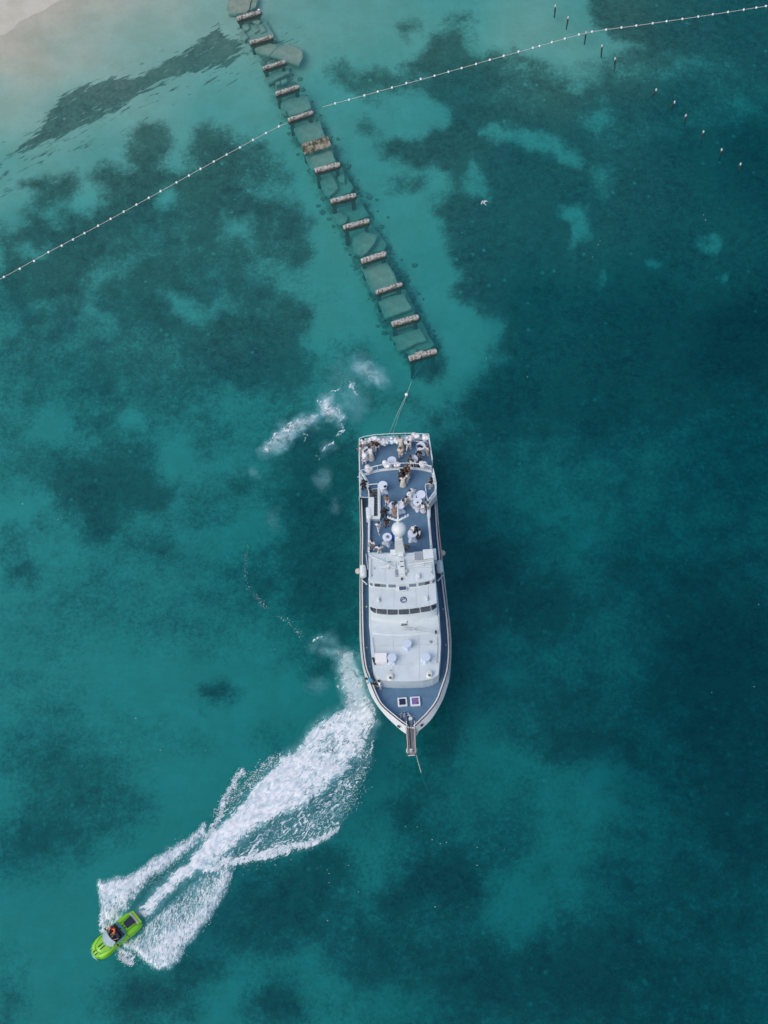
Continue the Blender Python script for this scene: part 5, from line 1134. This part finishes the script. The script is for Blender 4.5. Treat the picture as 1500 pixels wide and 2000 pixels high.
def person(x, y, z, face, pose, top, bottom, hair, label, skin=0, long_hair=False, dress=False, long_sleeve=False, group='guests standing about on the ship decks', scale=1.0, loc=None, hat=None):
    """x, y = the photo pixel of the feet on a deck of height z; face = heading in degrees (0 = towards the stern)"""
    p = loc if loc is not None else P(x, y, z)
    e = empty('person', p, R(face), label=label, cat='person', group=group); e.scale = (scale,)*3
    def add(me, name, m_): 
        o = bpy.data.objects.new(name, me); COL.objects.link(o); o.parent = e
        if not me.materials: me.materials.append(None)
        o.material_slots[0].link = 'OBJECT'; o.material_slots[0].material = m_; return o
    add(cached(body_mesh, pose), 'body', SKINS[skin]); add(cached(shirt_mesh, pose, long_sleeve), 'dress_top' if dress else 'shirt', CLO[top])
    if dress: add(cached(dress_mesh, pose), 'skirt', CLO[bottom])
    else: add(cached(trousers_mesh, pose), 'trousers', CLO[bottom])
    add(cached(hair_mesh, pose, long_hair), 'hair', HAIR[hair]); add(cached(shoes_mesh, pose), 'shoes', CLO['black' if not dress and bottom in ('black','navy','olive') else 'white'] if label.find('boots') < 0 else CLO['navy'])
    add(cached(eyes_mesh, pose), 'eyes', HAIR['black'])
    if hat:
        J = joints(pose); m = MB(); m.lathe(J['hd2']+V3(0,0,-.02), [(.02,.09),(.09,.08),(.10,.0),(.20,-.01),(.21,-.02),(.02,-.03)], 14); o = m.build('hat', CLO[hat], e, smooth=True)
    return e

# stern deck
person(707.5,889,ZS,60,'reach','beige','cream','brown','guest in beige leaning on the left stern rail beside the table',1)
person(711.5,874,ZS,160,'reach','white','cream','black','guest in white top behind the left stern table, back to the balloons',0)
person(728.5,881,ZS,60,'reach','tan','cream','brown','guest with long brown hair and tan bare shoulders by the stern balloons',1,True,True)
person(737,880,ZS,170,'walk','black','white','black','guest in dark top and white trousers near the left end of the garland',2)
person(726,898,ZS,20,'bend','white','cream','black','dark haired guest in long white dress right of the left stern table',1,False,True)
person(711.5,907,ZS,-15,'bend','white','white','brown','guest all in white bending at the left rail below the stern table',0)
person(784,880,ZS,10,'bend','beige','beige','brown','tall guest in long beige dress facing the stern garland',1,True,True,scale=1.08)
person(783,895,ZS,5,'reach','cream','cream','brown','guest in cream shirt with dark navy boots behind the beige dress',0,long_sleeve=True,scale=1.05)
person(798.5,879,ZS,150,'walk','white','white','black','guest in white striding between beige dress and right stern table',1)
person(834,889,ZS,-60,'stand','beige','cream','brown','guest in beige standing at the right stern rail',1)
person(816.5,892,ZS,190,'bend','black','white','black','guest with round black hair just below the right stern table',2)
person(806,912,ZS,200,'sit','white','black','black','seated guest in white top and black trousers near the right of the curved rail',0)
person(800.5,909,ZS,-60,'reach','olive','black','black','guest in dark clothes left of the seated guest by the curved rail',2)
person(820.5,915,ZS,30,'reach','black','black','black','guest in black next to the white locker on the stern deck',1)
# party deck: the huddle in the middle
GH = 'guests huddled together on the party deck'
for (x, y, f, pose, top, bot, hr, lab, sk, lh, dr) in [
 (787.5,949.5,0,'reach','cream','cream','black','guest in long cream dress at the front of the huddle',1,False,True),
 (782.5,941,-30,'reach','black','navy','black','guest in black on the left edge of the huddle',2,False,False),
 (783,934.5,-80,'stand','white','olive','black','guest in white top at the upper left of the huddle',0,False,False),
 (790,930,180,'reach','olive','black','brown','guest in olive at the back of the huddle',1,True,False),
 (795,926,170,'stand','auburn' if False else 'tan','black','auburn','guest with auburn hair at the top of the huddle',1,True,True),
 (799.5,931,120,'reach','pink','white','auburn','guest in dusty pink and white on the upper right of the huddle',0,True,False),
 (796.5,942.5,60,'reach','white','white','brown','guest in white on the lower right of the huddle',1,False,False),
 (793,937,90,'stand','black','black','black','guest in black in the middle of the huddle',2,False,False),
 (800,936.5,80,'stand','tan','grey','brown','guest in brown top on the right edge of the huddle',1,False,False)]:
    person(x, y, ZP, f, pose, top, bot, hr, lab, sk, lh, dr, group=GH)
person(842.5,953,ZP,60,'photo','black','cream','black','photographer in black shirt and cream trousers at the right rail',1)
person(711,956,ZP,30,'hips','black','black','black','guest in black standing on the landing at the left rail',1)
person(721,966,ZP,-120,'sit','black','olive','black','guest in black seated at the head of the stairs',1)
person(756.5,985.5,ZP,160,'stand','auburn' if False else 'tan','white','black','lone guest in tan top and white trousers above the two guests in black',1)
person(751.5,1010,ZP,10,'hips','black','black','black','guest all in black nearest the stairwell, legs apart',2,long_sleeve=True)
person(756,1027,ZP,180,'reach','black','olive','black','guest in black below the other black clothed guest',1)
person(740,1036,ZP,200,'walk','white','white','black','guest in white with black hair left of the satellite dome',1)
person(771.5,995,ZP,180,'reach','navy','white','black','guest in navy leaning over the table behind the mast',1)
person(771,1014,ZP,0,'bend','tan','pink','auburn','guest in tan and pink bending by the mast spreader',0,True,False)
person(785.5,994,ZP,-80,'reach','white','navy','black','guest in white top and navy trousers right of the mast pole',0)
person(811,969,ZP,110,'bend','white','white','black','guest in white between the two upper round tables',0)
person(798.5,983,ZP,-40,'reach','white','cream','brown','guest in white hat left of the table cluster',0,hat='white')
person(794,987,ZP,60,'hips','cream','beige','black','guest in beige just left of the white hat',1)
person(826.5,999,ZP,120,'reach','white','white','black','guest in white with black hair below the table cluster',0,False,True)
person(835,998,ZP-.3,-70,'stand','cream','cream','brown','guest in cream against the right side coaming',1) 
person(804,1041,ZP,-120,'bend','white','white','black','guest in white right beside the satellite dome',1)
person(813.5,1047,ZP,60,'reach','navy','black','black','guest in navy between dome table and white shirt',2)
person(820,1051,ZP,80,'stand','white','black','black','guest in white shirt furthest right of the dome table',0)
person(728.5,1071,ZP,150,'reach','white','grey','black','guest with thick black hair in the corner by the bridge roof',2,True)
person(741.5,1082,ZP,180,'hips','white','white','black','guest in white half hidden behind the bridge roof edge',1,group='guests near the bridge')
person(790,1075,ZP,-150,'bend','olive','olive','brown','crew member in mottled olive beside the mast pedestal',1,group='guests near the bridge')
# side deck by the foredeck
person(729,1339,zs(1338)-DZ,80,'bend','blue','navy','black','man in light blue shirt leaning out over the left bow rail',2,group='two men at the left bow rail')
person(743,1343,zs(1338)-DZ,100,'reach','white','white','black','man in white shirt behind the man in light blue',1,group='two men at the left bow rail')

# ================================================================== cocktail tables, what lies on them, balloons
def table_meshes():
    m = MB(); m.lathe((0,0,1.04), [(.38,0),(.41,.0),(.415,.03),(.40,.05),(.02,.052)], 28); top = obj_mesh(m, 'table_top', False)
    m = MB(); m.lathe((0,0,0), [(.43,.01,.22),(.40,.06,.20),(.30,.30,.10),(.245,.55,.0),(.27,.85,.0),(.40,1.04,.0)], 32, caps=False); cov = obj_mesh(m, 'stretch_cover'); return top, cov
T_TOP, T_COV = table_meshes(); CLOTH2 = mat('bluish_tablecloth', (.55,.63,.73), .85)
TABLES = [(716.5,891,ZS,'round white cocktail table at the left stern corner, crowded by guests'),(822.3,882.5,ZS,'cocktail table at the right stern corner with dark bags on it'),(766,910.5,ZS,'bare cocktail table just behind the curved rail between two balloon bunches'),(807.5,907.5,ZS,'cocktail table near the curved rail beside a seated guest'),
 (748.2,958.5,ZP,'cocktail table beside the stairwell with one dark bag'),(803.8,979,ZP,'upper left table of the three crowded tables'),(822.5,976.5,ZP,'upper right table of the three crowded tables'),(815.8,991,ZP,'lowest table of the three crowded tables'),
 (768.5,998,ZP,'cocktail table left of the mast pole with people leaning on it'),(782.5,997,ZP,'cocktail table right of the mast pole'),(757,1059.5,ZP,'cocktail table left of the dome with a small tray'),(806,1052,ZP,'cocktail table right of the dome'),
 (795.5,1263.5,ZC,'cocktail table on the cabin roof nearest the ladder'),(766,1291,ZC,'cocktail table on the cabin roof beside the white chest'),(832,1290,ZC,'cocktail table alone on the right of the cabin roof')]
for i, (x, y, z, lab) in enumerate(TABLES):
    e = empty('cocktail_table', P(x, y, z), R((i*37) % 90), label=lab, cat='table', group='cocktail tables with white stretch covers', kind='thing')
    if i > 11: e.scale = (.92,.92,.72)
    if i == 8 or i == 9: e.scale = (.95,.95,1)
    for me, nm in ((T_TOP, 'table_top'), (T_COV, 'stretch_cover')):
        o = bpy.data.objects.new(nm, me); COL.objects.link(o); o.parent = e
        if not me.materials: me.materials.append(CLOTH)
        if i > 11: o.material_slots[0].link = 'OBJECT'; o.material_slots[0].material = CLOTH2
def bag(x, y, z, s, m_, lab, rz=0.3, nm='handbag', grp=None):
    p = P(x, y, z); m = MB(); m.box((0,0,s*.3), (s, s*.65, s*.6), 0, bev=s*.15); o = m.build(nm, m_, smooth=True, label=lab, cat=nm.replace('_', ' '), group=grp, kind='thing'); o.location = p; o.rotation_euler[2] = rz
    h = MB(); h.tube([(-s*.25,0,s*.55),(-s*.15,0,s*.85),(s*.15,0,s*.85),(s*.25,0,s*.55)], s*.05, 5); h.build('handle', m_, o)
bag(752.2,950.5,ZP+1.1,.24,CLO['black'],'dark bag on the table beside the stairwell')
bag(817.5,872,ZS+1.1,.34,CLO['navy'],'navy bag on the left of the right stern table'); bag(823,873,ZS+1.1,.26,CLO['black'],'black bag on the right of the right stern table', -.6)
bag(815.5,981.5,ZP+1.1,.15,CLO['black'],'small black bag on the lowest of the three crowded tables')
bag(717,879,ZS+1.1,.26,CLO['navy'],'navy bag on the left stern table'); bag(720.5,882,ZS+1.1,.18,CLO['grey'],'grey bag on the left stern table', .9)
bag(809,1041,ZP+1.1,.22,CLO['black'],'black bag on the table right of the dome')
def tray(x, y, z, lab):
    e = empty('serving_tray', P(x, y, z), .4, label=lab, cat='tray'); m = MB(); m.lathe((0,0,0), [(.12,0),(.15,.02),(.14,.025),(.02,.01)], 16); m.build('tray', CLO['grey'], e, smooth=True)
    for k in range(4):
        m = MB(); m.lathe((.06*math.cos(k*1.6), .06*math.sin(k*1.6), .01), [(.025,0),(.03,.07),(.02,.08)], 8); m.build('cup', [CLO['tan'], CLO['olive'], CLO['pink'], CLO['blue']][k], e)
tray(757,1048.5,ZP+1.1,'small tray of cups on the table left of the dome'); tray(773,1001,ZP+1.1,'small tray of cups on the table left of the mast pole')
# blue drum beside the mast
e = empty('blue_drum', P(770.5,1052,ZP), label='bright blue plastic drum half under the satellite dome', cat='drum'); m = MB(); m.lathe((0,0,0), [(.34,0),(.38,.1),(.36,.3),(.38,.5),(.34,.72)], 20); BL = mat('blue_plastic', (.015,.10,.45), .4); m.build('drum_body', BL, e, smooth=True); m = MB(); m.lathe((0,0,.72), [(.36,0),(.36,.05),(.30,.06),(.02,.05)], 20); m.build('lid', BL, e, smooth=True)
# balloons
BW = mat('white_balloon', (.80,.80,.80), .3); BP = mat('pearl_balloon', (.72,.66,.64), .3); BB = mat('pale_blue_balloon', (.55,.70,.76), .35); BC = mat('aqua_flower', (.48,.66,.72), .8)
def bmesh_balloon():
    m = MB(); m.sphere((0,0,0), 1, 12, 8, sc_=(1,1,1.12)); m.lathe((0,0,-1.2), [(.10,0),(.03,.1)], 6); return obj_mesh(m, 'balloon')
BAL = bmesh_balloon()
def balloon(e, p, r, m_):
    o = bpy.data.objects.new('balloon', BAL); COL.objects.link(o); o.parent = e; o.location = p; o.scale = (r,)*3; o.rotation_euler = (random.uniform(-1, 1), random.uniform(-1, 1), 0)
    if not BAL.materials: BAL.materials.append(BW)
    o.material_slots[0].link = 'OBJECT'; o.material_slots[0].material = m_
g0 = P(770, 858, ZS+.6); e = empty('balloon_garland', g0, label='long garland of white and pale aqua balloons along the stern rail', cat='balloon garland')
rnd = random.Random(21)
gp = [(736,861.5),(744,860),(752,858.5),(760,858),(768,857.6),(776,857.2),(784,856.8),(792,856.2),(799,855),(806,852.5)]
for i in range(92):
    f = i/91*(len(gp)-1); k = min(int(f), len(gp)-2); x = gp[k][0]+(gp[k+1][0]-gp[k][0])*(f-k); y = gp[k][1]+(gp[k+1][1]-gp[k][1])*(f-k)
    mid_ = 752 < x < 792; r = rnd.uniform(.12, .18) if mid_ else rnd.uniform(.12, .2)
    balloon(e, P(x+rnd.gauss(0, 1.5), y+rnd.gauss(0, 1.9 if mid_ else 2.8)+4, ZS+rnd.uniform(.6, 1.05))-g0, r, rnd.choice([BB, BC, BB, BW]) if mid_ else rnd.choice([BW, BP, BP, BW, BB]))
for cl, lab in (([(714,862,.26),(723.5,858.5,.22),(728,857,.22),(733,857,.24),(720,862,.2),(709,865,.18),(726,862,.2)], 'row of white balloons at the left end of the stern rail'),([(809,850,.26),(813,853,.2),(816,852,.2)], 'white balloons right above the end of the garland'),([(810,854,.22),(814,858,.16),(811.5,851.5,.26),(815,855.5,.24)], 'bunch of pearl balloons on the stern rail')
    ,([(829,851.5,.22),(830,856,.26),(834,855,.22)], 'white balloons at the right corner of the stern rail'),([(718,913,.28),(723,916,.22),(716.5,918,.2),(720.5,920,.24)], 'white balloon bunch at the left end of the curved rail'),([(752,904.5,.26),(758,906,.26),(754,909,.24),(758.5,910,.2),(761,908,.16)], 'white balloon bunch on the curved rail left of the bare table'),([(775,907,.26),(778.5,907.5,.2),(772.5,908.5,.18)], 'white balloon bunch on the curved rail right of the bare table'),([(824,906,.28),(829,906.5,.28),(826,909,.26)], 'white balloons above the locker at the right of the stern deck')):
    if lab.startswith('bunch of pearl'): continue
    x, y, _ = cl[0]; zz = ZP+.6 if y > 895 else ZS+.9; c = P(x, y, zz); e = empty('balloon_bunch', c, label=lab, cat='balloons', group='balloon bunches tied to the ship rails')
    for x, y, r in cl: balloon(e, P(x, y, zz+rnd.uniform(-.1, .1))-c, r, rnd.choice([BW, BW, BP]))

# ================================================================== gull
e = P(945, 396, 6); m = MB(); W_ = [[(0,-.22,0),(.03,-.2,.03),(0,.26,.03)]]
m = MB(); m.loft([[(r*math.cos(6.28*k/8), y, r*math.sin(6.28*k/8)) for k in range(8)] for y, r in ((-.30,.015),(-.18,.05),(0,.085),(.16,.07),(.22,.045),(.28,.05),(.33,.03),(.37,.008))], True, True)
for s in (-1, 1):
    m.loft([[(s*x, y0, z+.012), (s*x, (y0+y1)/2, z+.03), (s*x, y1, z+.012), (s*x, (y0+y1)/2, z-.005)] for x, y0, y1, z in ((.03,.15,-.08,.02),(.22,.22,-.02,.10),(.42,.12,-.06,.12),(.62,-.10,-.16,.07))], True, True)
m.add([(-.05,-.25,.0),(.05,-.25,0),(.09,-.42,0),(-.09,-.42,0),(0,-.3,.02)], [(0,3,4),(3,2,4),(2,1,4),(1,0,4),(0,1,2,3)])
g = m.build('seagull', mat('gull_feathers', (.78,.78,.76), .7, col2=(.45,.46,.48), scale=4), smooth=True, label='white gull flying above the dark water right of the pier', cat='bird'); g.location = e; g.rotation_euler = (R(8), R(20), R(35)); g.scale = (.8,.8,.8)
m = MB(); m.lathe((0,.36,0), [(.012,0),(.002,.01)], 6); m.tube([(0,.36,0),(0,.43,-.01)], .012, 6, r1=.003); m.build('beak', mat('gull_beak', (.5,.3,.05), .5), g)

# ================================================================== green car shaped jet boat
A0_, B0_ = P(186,1862,.5), P(266,1794,.5)      # nose and tail ends
ax = (A0_-B0_); LB = ax.length+.35; ang = math.atan2(ax.y, ax.x)
jb = empty('jet_boat', (A0_+B0_)/2-Vector((0,0,.5)), ang, label='lime green sports car shaped jet boat trailing a white wake', cat='boat', kind='thing')
k_ = LB/6.0     # local: +x towards the nose, +y towards the upper left side in the photo is -y
GREEN = mat('lime_green_paint', (.20,.58,.008), .42, coat=.25, var=.1, scale=2); GREEN2 = mat('yellow_green_paint', (.34,.62,.02), .3, coat=.4)
def pt(x, y, z): return (x*k_, y*k_*.93, z)
XS = [(-2.98,.55,.62),(-2.9,.98,.66),(-2.7,1.13,.78),(-2.2,1.22,.88),(-1.5,1.27,.92),(-.8,1.20,.92),(-.2,1.12,.90),(.4,1.12,.88),(1.0,1.20,.84),(1.6,1.26,.80),(2.1,1.22,.72),(2.5,1.08,.62),(2.8,.85,.52),(2.96,.50,.44),(3.02,.12,.40)]
def profile(w_, h, x):
    up = .10 if x > .2 else .14
    return [(-w_*.72,-.15),(-w_*.95,.15),(-w_,.36),(-w_*.985,h-.24),(-w_*.90,h-.06),(-w_*.72,h+.02),(-w_*.50,h+.0),(-w_*.42,h+up*.5),(0,h+up),(w_*.42,h+up*.5),(w_*.50,h+.0),(w_*.72,h+.02),(w_*.90,h-.06),(w_*.985,h-.24),(w_,.36),(w_*.95,.15),(w_*.72,-.15)]
m = MB(); rings = []
for x, w_, h in XS: rings.append([pt(x, y, z) for y, z in profile(w_, h, x)])
m.loft(rings, True, True)
body = m.build('hull_body', GREEN, jb, smooth=True)
def jp(name, mb, m_, smooth=False, parent=None): return mb.build(name, m_, parent or jb, smooth=smooth)
# lighter shoulders and rear spoiler
for s in (-1, 1):
    m = MB(); m.loft([[pt(x, s*(w_*1.0), .40), pt(x, s*(w_*1.03), .46), pt(x, s*(w_*1.0), .54)] for x, w_, h in XS[2:-3]], closed=False); jp('side_stripe', m, GREEN2)
m = MB(); m.loft([[pt(-2.96,y,.80),pt(-2.72,y,.90),pt(-2.70,y,.94),pt(-3.02,y,.86)] for y in (-.85,-.4,0,.4,.85)], True, True); jp('spoiler', m, GREEN2)
m = MB(); m.box(pt(-2.62,0,.95), (.22*k_,1.5*k_,.10), bev=.04); 
for i in range(7): m.box(pt(-2.62+.0, -.6+i*.2, 1.0), (.24*k_, .05, .06))
jp('silver_tail_trim', m, STEEL)
m = MB(); m.box(pt(-3.05,-.25,.4), (.3,.5,.3), bev=.08); jp('jet_nozzle', m, mat('nozzle_grey', (.25,.27,.3), .4))
DK = mat('dark_navy_panel', (.01,.018,.04), .35)
m = MB(); m.loft([[pt(-2.48,-.48,1.10),pt(-2.48,.52,1.10)],[pt(-1.42,-.40,1.115),pt(-1.42,.46,1.115)],[pt(-1.42,-.40,1.0),pt(-1.42,.46,1.0)]], closed=False); 
for i in range(6): m.box(pt(-2.35+i*.17, .02, 1.115), (.03, .84*k_, .03))
jp('engine_louvre_panel', m, DK)
def slot(x0, x1, y, name, z=.99, wd=.06):
    m = MB(); m.box(pt((x0+x1)/2, y, z), ((x1-x0)*k_, wd, .03)); jp(name, m, BLACK)
slot(-1.40,-1.05,-.15,'rear_vent',1.08); slot(-1.40,-1.05,.19,'rear_vent',1.08)
slot(1.50,2.15,-.18,'bonnet_slot',.935,.08); slot(1.50,2.15,.20,'bonnet_slot',.935,.08); slot(2.4,2.9,-.18,'nose_slot',.76,.08); slot(2.4,2.9,.20,'nose_slot',.76,.08)
# slots lie on the bonnet slope
for o in jb.children:
    if o.name.startswith('nose_slot'): o.location.z = -.08; o.rotation_euler[1] = .0
# cockpit: dark tub, seats, wheel, screen frame
m = MB(); m.loft([[pt(x, y*w_, z) for y in (-1, -.5, 0, .5, 1)] for x, w_, z in ((-.95,.82,1.06),(-.85,.90,1.075),(.05,.93,1.065),(.38,.80,1.04),(.48,.6,1.03))], closed=False); jp('cockpit_floor', m, BLACK)
TEAL = mat('teal_cockpit_trim', (.10,.30,.30), .5)
m = MB(); m.tube([pt(.40,-.95,1.02),pt(-.3,-1.0,1.08),pt(-.85,-.92,1.12),pt(-1.0,-.5,1.15),pt(-1.03,0,1.16),pt(-1.0,.5,1.15),pt(-.85,.92,1.12),pt(-.3,1.0,1.08),pt(.40,.95,1.02)], .075, 8); jp('cockpit_coaming', m, TEAL, True)
for y in (-.42, .42):
    m = MB(); m.box(pt(-.25, y, 1.08), (.55,.6,.14), bev=.05); m.box(pt(-.62, y, 1.22), (.16,.62,.42), bev=.06); jp('seat', m, mat('seat_black', (.02,.022,.03), .6), True)
m = MB(); m.box(pt(-.84, .40, 1.26), (.10,.62*k_,.10), bev=.03); jp('seat_head_trim', m, TEAL); m = MB(); m.box(pt(-.84, -.42, 1.26), (.10,.62*k_,.10), bev=.03); jp('seat_head_trim', m, TEAL)
WG = mat('pale_windscreen', (.30,.42,.46), .15, spec=.8, var=.15, scale=2)
m = MB(); R1 = [pt(.42+.16*(1-(q/1.0)**2), q*.90, 1.36) for q in (-1,-.66,-.33,0,.33,.66,1)]; R0 = [pt(.98+.42*(1-(q/1.0)**2), q*.92, .97) for q in (-1,-.66,-.33,0,.33,.66,1)]
m.loft([R0, R1], closed=False); wsn = jp('windscreen', m, WG, True); m = MB(); m.tube(R1, .035, 6); m.tube(R0, .03, 6); m.tube([R0[0], R1[0]], .03, 6); m.tube([R0[-1], R1[-1]], .03, 6); jp('windscreen_frame', m, mat('screen_frame', (.35,.42,.42), .4), True, wsn)
for s in (-1, 1):
    m = MB(); c = pt(.42, s*1.22, 1.02); m.box(c, (.12,.2,.12), bev=.03); m.tube([pt(.42, s*1.05, .95), c], .02, 5); jp('wing_mirror', m, BLACK)
m = MB(); c = Vector(pt(.22,.42,1.22)); m.tube([c+Vector((math.cos(a)*.04, math.sin(a)*.17, math.cos(a)*.16)) for a in [6.2832*i/14 for i in range(15)]], .018, 6); jp('steering_wheel', m, BLACK)
for s in (-1, 1):
    m = MB(); m.lathe(pt(2.72, s*.66, .52), [(.13,0),(.12,.03),(.02,.05)], 12); jp('headlight', m, mat('dull_green_lens', (.14,.34,.03), .3), True)
m = MB(); m.tube([pt(1.12,-.95,.93),pt(1.30,-.5,.95),pt(1.36,0,.99),pt(1.30,.5,.95),pt(1.12,.95,.93)], .014, 4); m.tube([pt(2.35,-.62,.70),pt(2.5,0,.77),pt(2.35,.62,.70)], .014, 4)
for s in (-1, 1): m.tube([pt(1.12,s*.95,.93),pt(2.35,s*.62,.70)], .014, 4); m.tube([pt(-.95,s*.98,.985),pt(-1.05,s*1.22,.80),pt(-1.05,s*1.25,.5)], .014, 4); m.tube([pt(.35,s*.98,.985),pt(.45,s*1.1,.80),pt(.45,s*1.12,.5)], .014, 4)
m.tube([pt(-1.2,-.62,1.0),pt(-2.5,-.66,.96)], .014, 4); m.tube([pt(-1.2,.66,1.0),pt(-2.5,.70,.96)], .014, 4); jp('panel_gaps', m, BLACK)
m = MB(); m.loft([[pt(3.02-.0,y,.05),pt(3.22-abs(y)*.25,y,.02),pt(3.02,y,.22)] for y in (-.8,-.4,0,.4,.8)], True, True); jp('front_splitter', m, mat('silver_green', (.30,.48,.40), .4))
# the two riders sit in it (things of their own)
def rider(lx, ly, top, vest, lab, rot):
    cz, sz = math.cos(ang), math.sin(ang); base = Vector(jb.location); x, y = lx*k_, ly*k_
    p = base+Vector((x*cz-y*sz, x*sz+y*cz, .66)); person(0,0,0,math.degrees(ang)-90+rot,'sit',top,'black' if not vest else 'navy','black',lab,1,group='two people riding in the green boat',loc=p,long_sleeve=vest,scale=1.12)
    if vest:
        o = sc.objects[-1] if False else None
rider(-.30, -.42, 'orange', True, 'rider in bright orange life vest on the upper left seat', 12)
rider(-.25, .42, 'navy', False, 'rider in dark navy on the lower right seat', -8)
